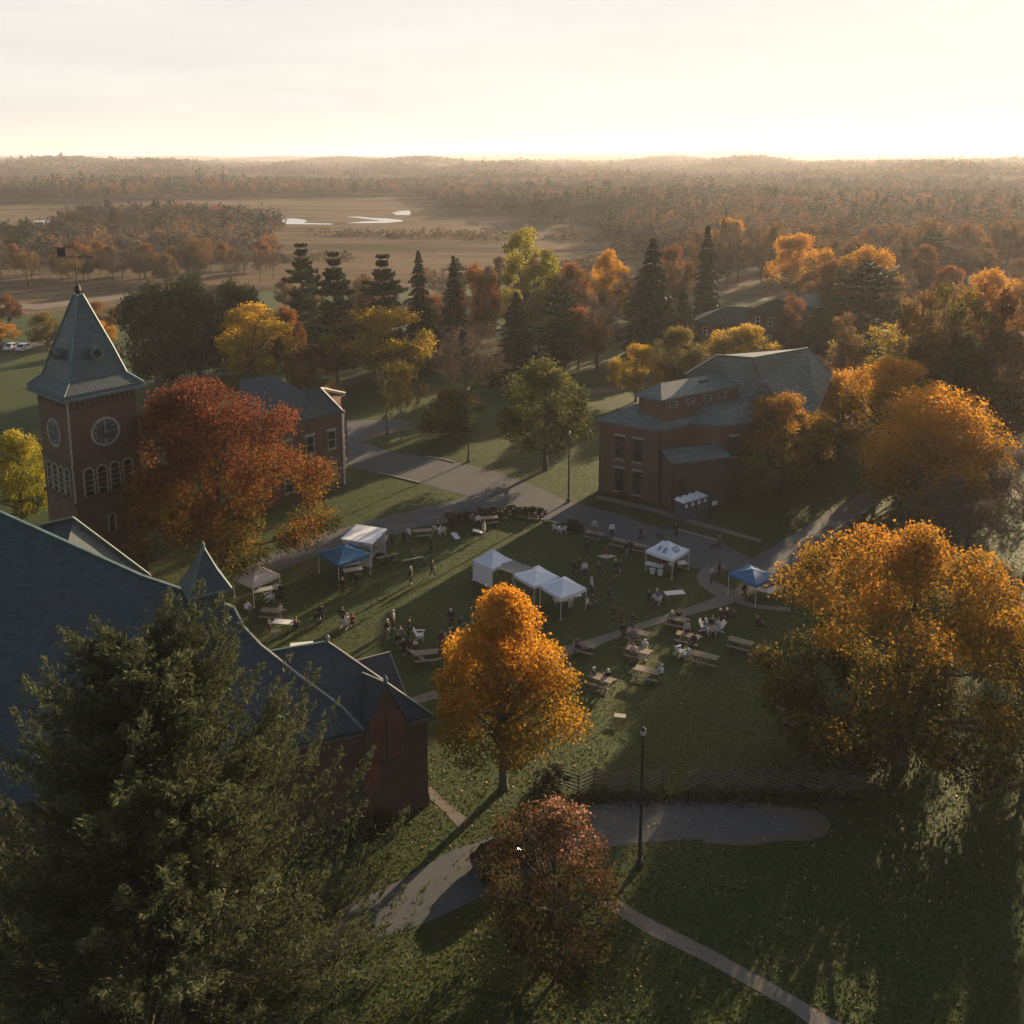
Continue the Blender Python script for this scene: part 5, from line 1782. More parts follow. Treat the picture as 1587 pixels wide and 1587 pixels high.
for x, y, rz, lab in (
    (1049, 971, -24, 'picnic table just below the path, two people at its far bench'),
    (1066, 997, -26, 'picnic table below the path whose left end catches the sun'),
    (1093, 1029, -26, 'empty picnic table lowest right of the group, below the white chairs'),
    (1147, 1006, -28, 'picnic table half under the broad golden maple'),
    (1003, 1052, -24, 'sunlit picnic table with a person in white at its right end'),
    (987, 992, -24, 'picnic table against the path with a standing person at its left'),
    (989, 1020, -26, 'picnic table with two seated people left of the sun streak'),
    (906, 1011, -26, 'picnic table at the path by the orange maple'),
    (931, 1064, -30, 'picnic table touching the right side of the orange maple'),
    (655, 832, 12, 'picnic table by the road left of the stacked dark bicycles'),
    (921, 836, -30, 'picnic table by the road with a person in pale behind it'),
    (962, 848, -30, 'picnic table by the road next to the person in white'),
    (990, 855, -30, 'picnic table by the road nearest the lettered tent'),
    (758, 812, 14, 'picnic table at the far corner of the lawn below the hedge'),
    (660, 1024, 10, 'picnic table left of the orange maple behind the chapel porch'),
    (422, 958, -8, 'picnic table in front of the cream tent')):
    put('picnic', x, y, rz, lab)
for x, y, rz, lab in (
    (853, 813, -32, 'plank bench by the road left of two white chairs'),
    (645, 1021, -48, 'plank bench left of the orange maple, turned to the chapel porch'),
    (600, 868, 30, 'plank bench right of the white food booth'),
    (640, 872, 25, 'plank bench beside the squatting person in green')):
    put('bench', x, y, rz, lab)
for x, y, rz, lab in (
    (1054, 1015, 120, 'white garden chair standing before the picnic table group'),
    (1064, 1019, 200, 'white garden chair turned away, right of its twin before the picnic tables'),
    (1093, 978, 60, 'white garden chair at the left of the ring by the dark clad group'),
    (1102, 982, 180, 'white garden chair in the middle of the ring by the dark clad group'),
    (1113, 979, 280, 'white garden chair at the right of the ring by the dark clad group'),
    (862, 823, 150, 'white garden chair left one of a pair by the road'),
    (872, 825, 200, 'white garden chair right one of a pair by the road'),
    (677, 825, 160, 'white garden chair by the road beside a second white chair'),
    (685, 828, 200, 'white garden chair by the road near the white game board'),
    (537, 972, 150, 'white garden chair in the sun strip beside a person in red'),
    (1018, 934, 150, 'white garden chair on the lawn below the lettered tent'),
    (418, 930, 130, 'white garden chair under the cream tent'),
    (651, 990, 90, 'white garden chair alone between two groups left of the orange maple')):
    put('chair', x, y, rz, lab)
for x, y, rz, lab in (
    (408, 925, 25, 'folding table under the cream tent'),
    (440, 976, -8, 'folding table catching the sun in front of the cream tent'),
    (547, 893, 22, 'folding table under the left blue tent, nearer the front'),
    (545, 884, 22, 'folding table under the left blue tent, behind the other'),
    (873, 940, 16, 'folding table under the right end tent of the row'),
    (885, 934, 16, 'folding table deeper under the right end tent of the row'),
    (1014, 886, -30, 'folding table with white tubs under the lettered tent'),
    (1050, 884, 20, 'folding table at the back under the lettered tent'),
    (1172, 923, -38, 'folding table along the left of the L under the right blue tent'),
    (1197, 925, 32, 'folding table along the right of the L under the right blue tent'),
    (468, 1012, 10, 'folding table on the sunlit grass behind the chapel roof ridge'),
    (1045, 930, 10, 'small folding table alone on the lawn below the lettered tent')):
    put('table', x, y, rz, lab)
for x, y, rz, lab in ((961, 1117, -10, 'low pale stool alone on the lawn right of the orange maple'),
                      (640, 1004, 20, 'low stool among the dark clad group left of the orange maple'),
                      (428, 985, 20, 'low stool beside the sunlit folding table')):
    put('stool', x, y, rz, lab)

def simple(name, label, cat, parts, p, rz=0, group=None):
    root = thing(name, label, cat, p, rz, group)
    for n_, mb, mat in parts:
        mb.build(n_, mat, root)
    return root
# white tubs by the lettered tent, cloth mat, game boards, wood stacks
for x, y, lab in ((1011, 889, 'white tub standing left before the lettered tent table'), (1023, 891, 'white tub standing right before the lettered tent table')):
    simple('tub', lab, 'tub', [('bucket', MB().tube([(0, 0, 0), (0, 0, .45)], [.22, .28], 14), WHITE), ('rim', MB().ring((0, 0, .45), .25, .30, (0, 0, 1), .04), WHITE)], G(x, y), 0, 'white tubs')
m_ = MB()
gp = [(x, y) for x, y in ((925, 862), (940, 858.5), (956, 861.5), (941, 865.5))]
c0 = G(940.5, 862)
m_.slab([G(x, y, .03) - c0 for x, y in gp], .02)
tag(m_.build('picnic_blanket', FABRIC_CREAM), 'pale blanket spread on the lawn with a child in red', 'blanket').location = c0
for x, y, lab in ((706, 833, 'white slanted game board near the far corner of the lawn'), (741, 826, 'white game board lying in front of people at the far corner')):
    simple('game_board', lab, 'game board', [('board', MB().slab([(-.3, -.6, .1), (.3, -.6, .1), (.3, .6, .35), (-.3, .6, .35)], .04), WHITE), ('leg', MB().box((0, .55, .15), (.5, .04, .3)), WOOD_PALE)], G(x, y), radians(30 if x < 720 else 80), 'game boards')
def wood_rail(label, x1, y1, x2, y2, z):
    a, b = G(x1, y1, z), G(x2, y2, z)
    c = (a + b) / 2
    root = thing('wooden_rail', label, 'rail', flat(c))
    MB().bar(a - flat(c), b - flat(c), .16, .10).build('plank', WOOD, root)
    for k in (.1, .9):
        p = a + (b - a) * k - flat(c)
        MB().box((p.x, p.y, z / 2 - .03), (.12, .12, z - .05)).build('post', WOOD_DK, root)
wood_rail('long low plank rail under the broad golden maple', 1205, 1097, 1268, 1115, .6)
wood_rail('short plank rail in front of the long one under the golden maple', 1206, 1108, 1250, 1120, .35)
wood_rail('plank rail slanting up to the right beneath the golden maple', 1320, 1128, 1350, 1112, .6)
for k, (x, y) in enumerate(((1224, 1120), (1236, 1124), (1231, 1115))):
    lg = MB()
    for q in range(3):
        lg.tube([(-.5, -.16 + q * .16, .08), (.5, -.16 + q * .16, .08)], [.08, .08], 8)
    lg.tube([(-.45, -.07, .21), (.45, -.07, .21)], [.075, .075], 8).tube([(-.48, .08, .21), (.42, .08, .21)], [.075, .075], 8)
    tag(lg.build('log_pile', WOOD), ['little pile of cut logs left under the golden maple', 'little pile of cut logs right under the golden maple', 'little pile of cut logs at the back under the golden maple'][k], 'log pile', 'cut logs').location = G(x, y)
    bpy.data.objects[-1] if False else None

# hedge of low dark shrubs along the far edge of the lawn
SHL = ['leftmost', 'second', 'third', 'fourth', 'fifth', 'sixth', 'seventh', 'eighth', 'ninth', 'tenth', 'eleventh', 'twelfth', 'thirteenth', 'last']
for k, x in enumerate(np.linspace(700, 838, 14)):
    y = 812 - 13 * sin((x - 700) / 138 * 2.2) + 1
    plant('shrub', 'shrub', 'shrub', G(x, y), random.uniform(1.0, 1.5), random.uniform(.75, 1.0), f'{SHL[k]} from the left of the dark shrubs hedging the far lawn corner', 'dark shrubs hedging the far lawn corner', None, None, 'shrub')
for k, (x, y, s, lab) in enumerate(((884, 820, 1.2, 'dark shrub by the road right of the two white chairs'), (896, 823, 1.0, 'dark shrub by the road left of the first roadside picnic table'), (848, 1229, 1.7, 'dark shrub at the left end of the zigzag fence'),
                         (1270, 1142, 1.2, 'dark shrub left under the golden maple'), (1300, 1148, 1.4, 'dark shrub under the golden maple beside the slanting rail'), (1350, 1135, 1.3, 'dark shrub right under the golden maple near its trunk'),
                         (965, 772, 1.0, 'low shrub at the foot of the clerestory hall'), (985, 779, .8, 'low shrub at the corner of the clerestory hall'), (560, 1300, 1.3, 'dark shrub left at the foot of the chapel wall'), (600, 1290, 1.2, 'dark shrub right at the foot of the chapel wall'))):
    plant('shrub', 'shrub', 'shrub', G(x, y), s, s * .8, lab, None, None, None, 'shrub')

# ---- zigzag rail fences
def fence(label, x1, y1, x2, y2, skip=()):
    a, b = G(x1, y1), G(x2, y2)
    d = b - a; L = d.length; d.normalize(); nrm = V3(-d.y, d.x, 0)
    root = thing('zigzag_fence', label, 'fence', a, 0, 'zigzag rail fences')
    n = int(L / 0.98)
    r = random.Random(int(x1))
    pts = [d * (L * k / n) + nrm * (.32 if k % 2 else -.32) for k in range(n + 1)]
    rails = MB()
    for k in range(n):
        if k in skip: continue
        for z in (.25, .50, .76, 1.02, 1.26):
            p, q = pts[k] + V3(0, 0, z + r.uniform(-.02, .02)), pts[k + 1] + V3(0, 0, z + r.uniform(-.02, .02))
            e = (q - p).normalized() * .1
            rails.bar(p - e, q + e, .07, .085)
    o = rails.build('rails', WOOD_DK, root)
    for k in range(n + 1):
        lean = r.uniform(-.05, .05)
        MB().tube([pts[k] + V3(0, .08, -.05), pts[k] + V3(lean, .08, 1.36)], [.06, .055], 7).build('post', WOOD_DK, root)
fence('zigzag rail fence left of the gap, behind the lamp post', 842, 1226, 1030, 1222)
fence('zigzag rail fence right of the gap, fading under the golden maple', 1062, 1222, 1345, 1226)

# ---- lamp posts
def lamp(x, y, ytop, label):
    p = G(x, y); h = height_at(p, ytop)
    root = thing('lamp_post', label, 'lamp post', p, 0, 'black lamp posts')
    MB().tube([(0, 0, 0), (0, 0, .35)], [.24, .20], 12).tube([(0, 0, .35), (0, 0, .45)], [.17, .13], 12).build('base', BLACK, root)
    MB().tube([(0, 0, .45), (0, 0, h - .55)], [.105, .075], 10).build('pole', BLACK, root)
    hd = MB().tube([(0, 0, h - .55), (0, 0, h - .45), (0, 0, h - .12), (0, 0, h)], [.09, .15, .17, .06], 12).build('lamp_head', BLACK, root)
    MB().tube([(0, 0, h - .43), (0, 0, h - .16)], [.155, .174], 12).build('lens', plain('lamp_lens', (.35, .34, .3), .3), hd)
lamp(991, 1342, 1127, 'tall black lamp post by the driveway in the foreground')
lamp(881, 778, 668, 'black lamp post left of the clerestory hall')
lamp(726, 716, 600, 'black lamp post at the tip of the island lawn')
lamp(600, 673, 588, 'black lamp post farthest back beside the far road')

# ---- portable toilets
def toilets():
    A, B = G(1059, 779, 2.25), G(1098, 767, 2.25)
    d = flat(B - A); L = d.length; d.normalize()
    rz = atan2(d.y, d.x)
    TOI = plain('toilet_plastic', (.045, .065, .095), .6, .1)
    labs = ['portable toilet leftmost in its row of four by the brick hall', 'portable toilet second from left in the row by the brick hall', 'portable toilet third from left in the row by the brick hall', 'portable toilet rightmost in its row, beside a person in white']
    proto_ = None
    for k in range(4):
        if proto_ is None:
            root = thing('portable_toilet', labs[0], 'portable toilet', (0, 0, 0), rz, 'row of portable toilets')
            w_ = L / 4 * .97
            mb = MB().box((0, 0, 1.1), (w_, 1.25, 2.1))
            for s in (-1, 1):
                mb.bar((s * w_ / 2, -.62, .05), (s * w_ / 2, -.62, 2.1), .06)
            mb.box((0, 0, .05), (w_ + .04, 1.32, .1))
            mb.build('cabin', TOI, root)
            vs, fs = [], []
            m = 8
            for i in range(m + 1):
                f = i / m
                for y, z0 in ((-.75, 2.13), (.75, 2.13)):
                    vs.append((w_ * .53 * (2 * f - 1), y, z0 + .26 * sin(pi * f)))
            for i in range(m):
                fs.append((2 * i, 2 * i + 1, 2 * i + 3, 2 * i + 2))
            fs.append(tuple(2 * i for i in range(m + 1))); fs.append(tuple(2 * i + 1 for i in reversed(range(m + 1)))); fs.append((0, 2 * m, 2 * m + 1, 1))
            MB().add(vs, fs).build('roof', WHITE, root)
            dr = MB().box((0, -.635, 1.02), (w_ * .72, .05, 1.85)).build('door', plain('toilet_door', (.05, .07, .10), .6, .1), root)
            MB().disc((0, -.662, 1.72), .24, (0, -1, 0), .02).build('sign', WHITE, dr)
            MB().box((w_ * .26, -.675, 1.05), (.05, .05, .16)).build('handle', STEEL, dr)
            proto_ = root
        else:
            root = copy_tree(proto_)
        p = flat(A) + d * (L * (k + .5) / 4) + V3(-d.y, d.x, 0) * .66
        root.location = p
        tag(root, labs[k])
toilets()

# ---- cars
def car(label, p, rz, paint, group=None):
    root = thing('parked_car', label, 'car', p, rz, group)
    mb = MB()
    prof = [(-2.2, .34), (-2.24, .62), (-2.15, .88), (-1.2, .93), (1.0, .98), (1.95, .92), (2.22, .78), (2.25, .40), (2.15, .26), (-2.1, .26)]
    n = len(prof)
    vs = []
    for y, s in ((-.90, .97), (-.80, 1.0), (.80, 1.0), (.90, .97)):
        vs += [(x * s, y, .26 + (z - .26) * (.94 if abs(y) > .85 else 1)) for x, z in prof]
    fs = [(k * n + i, k * n + (i + 1) % n, (k + 1) * n + (i + 1) % n, (k + 1) * n + i) for k in range(3) for i in range(n)]
    fs += [tuple(range(n)), tuple(reversed(range(3 * n, 4 * n)))]
    mb.add(vs, fs)
    roofp = [(-1.85, .93), (-1.45, 1.42), (-.9, 1.50), (.1, 1.48), (.95, .97)]
    m = len(roofp)
    vs = []
    for y, k in ((-.80, 0), (-.62, 1), (.62, 1), (.80, 0)):
        vs += [(x, y * (1 if z < 1 else .96), z if k or z < 1 else z - .05) for x, z in roofp]
    fs = [(k * m + i, k * m + i + 1, (k + 1) * m + i + 1, (k + 1) * m + i) for k in range(3) for i in range(m - 1)] + [tuple(range(m)), tuple(reversed(range(3 * m, 4 * m)))]
    mb.add(vs, fs)
    mb.build('body', paint, root)
    g = MB()
    for s in (-1, 1):
        g.slab([(-1.5, s * .795, 1.0), (-1.32, s * .785, 1.36), (-.35, s * .785, 1.40), (-.35, s * .80, 1.0)], .02, V3(0, s, 0))
        g.slab([(-.28, s * .80, 1.0), (-.28, s * .785, 1.40), (.12, s * .785, 1.38), (.72, s * .80, 1.02)], .02, V3(0, s, 0))
    g.build('side_window', GLASS, root)
    MB().slab([(.16, -.60, 1.47), (.16, .60, 1.47), (.92, .70, 1.0), (.92, -.70, 1.0)], .03, V3(.5, 0, .8)).build('windscreen', GLASS, root)
    MB().slab([(-1.47, -.60, 1.40), (-1.47, .60, 1.40), (-1.84, .68, .97), (-1.84, -.68, .97)], .03, V3(-.7, 0, .6)).build('rear_window', GLASS, root)
    for x in (-1.38, 1.40):
        for s in (-1, 1):
            wh = MB().tube([(x, s * .72, .33), (x, s * .93, .33)], [.33, .33], 18).build('wheel', BLACK, root)
            MB().disc((x, s * .931, .33), .20, (0, s, 0), .015).build('rim', STEEL, wh)
    for s in (-1, 1):
        MB().box((2.21, s * .62, .72), (.08, .36, .14)).build('headlight', plain('lamp_lens', (.35, .34, .3), .3), root)
        MB().box((-2.20, s * .66, .76), (.08, .30, .16)).build('tail_light', plain('red_lens', (.16, .01, .01), .3), root)
    return root
def paint(name, col):
    m = plain(name, col, .22, .05)
    m.node_tree.nodes['Principled BSDF'].inputs['Coat Weight'].default_value = 0.6
    return m
car('black car half hidden behind the burgundy tree on the driveway', G(791, 1338), radians(28), paint('black_paint', (.008, .008, .009)))
car('white parked car at the left edge, nearer the frame edge', G(22, 541), radians(80), paint('white_car_paint', (.7, .7, .7)), 'cars parked at the left edge')
car('white parked car at the left edge, nearer the clock tower', G(40, 542), radians(84), paint('white_car_paint', (.7, .7, .7)), 'cars parked at the left edge')
car('dark parked car at the left edge, leftmost', G(4, 541), radians(80), paint('dark_car_paint', (.015, .016, .02)), 'cars parked at the left edge')

# white pole and low field fence beyond the tower
# bicycles lying dark by the road would be a few pixels: two leaning bikes
def bike(label, p, rz):
    root = thing('bicycle', label, 'bicycle', p, rz, 'dark bicycles by the road')
    for x in (-.5, .5):
        MB().ring((x, 0, .34), .29, .34, (0, 1, 0), .04, 18).build('wheel', BLACK, root)
    f = MB().tube([(-.5, .02, .34), (-.15, .02, .82), (.35, .02, .80), (.5, .02, .34)], [.025] * 4, 6).tube([(-.5, .02, .34), (-.05, .02, .32), (.35, .02, .80)], [.022] * 3, 6).tube([(-.05, .02, .32), (-.17, .02, .9)], [.022] * 2, 6)
    f.build('frame', BLACK, root)
    MB().box((-.18, .02, .93), (.26, .14, .06)).build('saddle', BLACK, root)
    MB().bar((.36, -.25, .98), (.36, .29, .98), .04).bar((.35, .02, .80), (.36, .02, .98), .04).build('handlebar', BLACK, root)
bike('dark bicycle standing left by the road near the white game board', G(716, 829), .5)
bike('dark bicycle standing right by the road near the white game board', G(727, 827), .9)
# ------------------------------------------------------------------ people
def skin_mesh(name, joints, links, radii, root, sub=1):
    me = bpy.data.meshes.new(name)
    keys = list(joints)
    idx = {k: i for i, k in enumerate(keys)}
    me.from_pydata([joints[k] for k in keys], [(idx[a], idx[b]) for a, b in links], [])
    o = bpy.data.objects.new(name, me); C.objects.link(o)
    m = o.modifiers.new('s', 'SKIN'); m.use_smooth_shade = True
    for k in keys:
        r = radii[k]
        me.skin_vertices[0].data[idx[k]].radius = r if isinstance(r, tuple) else (r, r)
    me.skin_vertices[0].data[idx[root]].use_root = True
    s = o.modifiers.new('u', 'SUBSURF'); s.levels = sub; s.render_levels = sub
    dg = bpy.context.evaluated_depsgraph_get()
    out = bpy.data.meshes.new_from_object(o.evaluated_get(dg))
    bpy.data.objects.remove(o)
    out.name = name
    return out

def pose(kind):
    J = dict(pelvis=(0, 0, .96), belly=(0, -.005, 1.10), chest=(0, .0, 1.30), collar=(0, .01, 1.44), neck=(0, .0, 1.51), head=(0, -.015, 1.62), crown=(0, -.01, 1.70))
    for s, n in ((-1, 'L'), (1, 'R')):
        J['sh' + n] = (s * .185, .01, 1.41); J['el' + n] = (s * .235, .03, 1.13); J['wr' + n] = (s * .24, -.05, .90)
        J['hip' + n] = (s * .09, 0, .92); J['kn' + n] = (s * .10, -.02, .50); J['an' + n] = (s * .105, .03, .08); J['to' + n] = (s * .125, -.13, .035)
    if kind == 'walk':
        J['knL'] = (-.10, -.16, .53); J['anL'] = (-.10, -.20, .10); J['toL'] = (-.11, -.36, .07)
        J['knR'] = (.10, .06, .50); J['anR'] = (.10, .26, .13); J['toR'] = (.11, .13, .035)
        J['elL'] = (-.24, .10, 1.15); J['wrL'] = (-.24, .06, .92); J['elR'] = (.24, -.06, 1.15); J['wrR'] = (.22, -.22, .98)
    if kind == 'talk':
        J['wrL'] = (-.10, -.26, 1.16); J['elL'] = (-.25, -.06, 1.14)
        J['knR'] = (.13, -.03, .50); J['anR'] = (.17, .0, .08); J['toR'] = (.22, -.15, .035)
    if kind in ('sit', 'squat'):
        dz = .50 if kind == 'sit' else .62
        for k in list(J):
            x, y, z = J[k]
            if k[:2] not in ('kn', 'an', 'to'):
                J[k] = (x, y + (.0 if kind == 'sit' else -.02) - (.10 if z > 1.2 and kind == 'squat' else 0), z - dz)
        for s, n in ((-1, 'L'), (1, 'R')):
            J['kn' + n] = (s * .13, -.42, .50 if kind == 'sit' else .48); J['an' + n] = (s * .12, -.40 if kind == 'sit' else -.12, .08); J['to' + n] = (s * .14, -.56 if kind == 'sit' else -.28, .035)
            J['el' + n] = (s * .25, -.10, .70); J['wr' + n] = (s * .15, -.32, .66)
    return J

def limb_dir(J, a, b):
    return (Vector(J[b]) - Vector(J[a])).normalized()

PEOPLE = {}
def person_meshes(kind):
    if kind in PEOPLE:
        return PEOPLE[kind]
    J = pose(kind)
    R = dict(pelvis=(.13, .10), belly=(.115, .09), chest=(.145, .10), collar=(.10, .07), neck=.052, head=(.078, .092), crown=(.06, .07))
    L = [('pelvis', 'belly'), ('belly', 'chest'), ('chest', 'collar'), ('collar', 'neck'), ('neck', 'head'), ('head', 'crown')]
    for n in 'LR':
        R.update({'sh' + n: .06, 'el' + n: .042, 'wr' + n: .028, 'hip' + n: .085, 'kn' + n: .055, 'an' + n: .038, 'to' + n: .034})
        L += [('collar', 'sh' + n), ('sh' + n, 'el' + n), ('el' + n, 'wr' + n), ('pelvis', 'hip' + n), ('hip' + n, 'kn' + n), ('kn' + n, 'an' + n), ('an' + n, 'to' + n)]
        d = limb_dir(J, 'el' + n, 'wr' + n)
        s = 1 if n == 'R' else -1
        side = d.cross(Vector((s, 0, 0.2))).normalized()
        w_ = Vector(J['wr' + n])
        J['pa' + n] = w_ + d * .075; R['pa' + n] = (.036, .018); L.append(('wr' + n, 'pa' + n))
        for q, ln in enumerate((.060, .075, .068, .050)):
            o = side * ((q - 1.5) * .020)
            J[f'f{q}a{n}'] = w_ + d * .115 + o; J[f'f{q}b{n}'] = w_ + d * (.115 + ln) + o * 1.1 - Vector((s * .02, 0, 0))
            R[f'f{q}a{n}'] = .009; R[f'f{q}b{n}'] = .007
            L += [('pa' + n, f'f{q}a{n}'), (f'f{q}a{n}', f'f{q}b{n}')]
        J['tha' + n] = w_ + d * .05 + side * -.045; J['thb' + n] = w_ + d * .10 + side * -.055
        R['tha' + n] = .010; R['thb' + n] = .008
        L += [('pa' + n, 'tha' + n), ('tha' + n, 'thb' + n)]
    h = Vector(J['head'])
    J['nose'] = h + Vector((0, -.115, -.005)); R['nose'] = .012; L.append(('head', 'nose'))
    for n, s in (('L', -1), ('R', 1)):
        J['ear' + n] = h + Vector((s * .098, .01, 0)); R['ear' + n] = .012; L.append(('head', 'ear' + n))
    body = skin_mesh('body', {k: tuple(v) for k, v in J.items()}, L, R, 'pelvis', 1)
    # top
    T_ = {k: J[k] for k in ('pelvis', 'belly', 'chest', 'collar', 'shL', 'shR', 'elL', 'elR', 'wrL', 'wrR')}
    T_['pelvis'] = tuple(Vector(J['pelvis']) + Vector((0, 0, .0)))
    RT = dict(pelvis=(.165, .13), belly=(.155, .12), chest=(.175, .125), collar=(.115, .08), shL=.082, shR=.082, elL=.064, elR=.064, wrL=.046, wrR=.046)
    LT = [('pelvis', 'belly'), ('belly', 'chest'), ('chest', 'collar')] + [x for n in 'LR' for x in (('collar', 'sh' + n), ('sh' + n, 'el' + n), ('el' + n, 'wr' + n))]
    top = skin_mesh('top', {k: tuple(v) for k, v in T_.items()}, LT, RT, 'pelvis', 1)
    B_ = {'p': tuple(Vector(J['pelvis']) - Vector((0, 0, .01)))}
    RB = {'p': (.148, .115)}; LB = []
    for n in 'LR':
        B_.update({'h' + n: J['hip' + n], 'k' + n: J['kn' + n], 'a' + n: tuple(Vector(J['an' + n]) + Vector((0, 0, .03)))})
        RB.update({'h' + n: .105, 'k' + n: .074, 'a' + n: .058})
        LB += [('p', 'h' + n), ('h' + n, 'k' + n), ('k' + n, 'a' + n)]
    trousers = skin_mesh('trousers', B_, LB, RB, 'p', 1)
    S_ = {}; RS = {}; LS = []
    shoes = []
    for n in 'LR':
        a, t = Vector(J['an' + n]), Vector(J['to' + n])
        shoes.append(skin_mesh('shoe', {'a': tuple(a - Vector((0, 0, .01))), 'm': tuple((a + t) / 2), 't': tuple(t)}, [('a', 'm'), ('m', 't')], {'a': .05, 'm': .048, 't': .042}, 'a', 1))
    bm = bmesh.new()
    bmesh.ops.create_uvsphere(bm, u_segments=12, v_segments=8, radius=1)
    for v in bm.verts:
        f = v.co.y < -.45 and v.co.z < .35
        v.co = Vector((v.co.x * .095, v.co.y * (.085 if f else .108) + .018, v.co.z * (.06 if v.co.z < 0 and v.co.y < 0 else .105) + .045)) + h
    hair = bpy.data.meshes.new('hair'); bm.to_mesh(hair); bm.free()
    PEOPLE[kind] = [('body', body), ('top', top), ('trousers', trousers), ('shoe', shoes[0]), ('shoe', shoes[1]), ('hair', hair)]
    for n_, me in PEOPLE[kind]:
        me.materials.clear(); me.materials.append(SKIN)
    return PEOPLE[kind]

CLOTH = {k: plain(k + '_cloth', c, .85, .15, 8) for k, c in dict(
    white=(.66, .66, .66), pale=(.40, .40, .40), black=(.014, .014, .016), navy=(.014, .022, .045), grey=(.16, .16, .165), red=(.24, .018, .02), maroon=(.11, .03, .035),
    green=(.03, .06, .03), teal=(.02, .075, .085), brown=(.09, .055, .035), blue=(.03, .07, .17), pink=(.34, .14, .17), cream=(.5, .44, .36), jeans=(.035, .05, .085)).items()}
SHOE = plain('shoe_leather', (.03, .028, .026), .6)
SHOEW = plain('white_trainers', (.6, .6, .58), .7)
def person(x, y, pose_, top, legs, face, label, hair=0, scale=1.0, group=None, z=0.0):
    root = thing('person', label, 'person', G(x, y) + V3(0, 0, z), radians(face), group)
    root.scale = (scale * 1.14, scale * 1.14, scale * 1.02)
    for n_, me in person_meshes(pose_):
        o = link(n_, me, None, root)
        use_mat(o, {'body': SKIN, 'top': CLOTH[top], 'trousers': CLOTH[legs], 'shoe': SHOEW if hair == 3 else SHOE, 'hair': HAIRS[hair]}[n_])
    return root

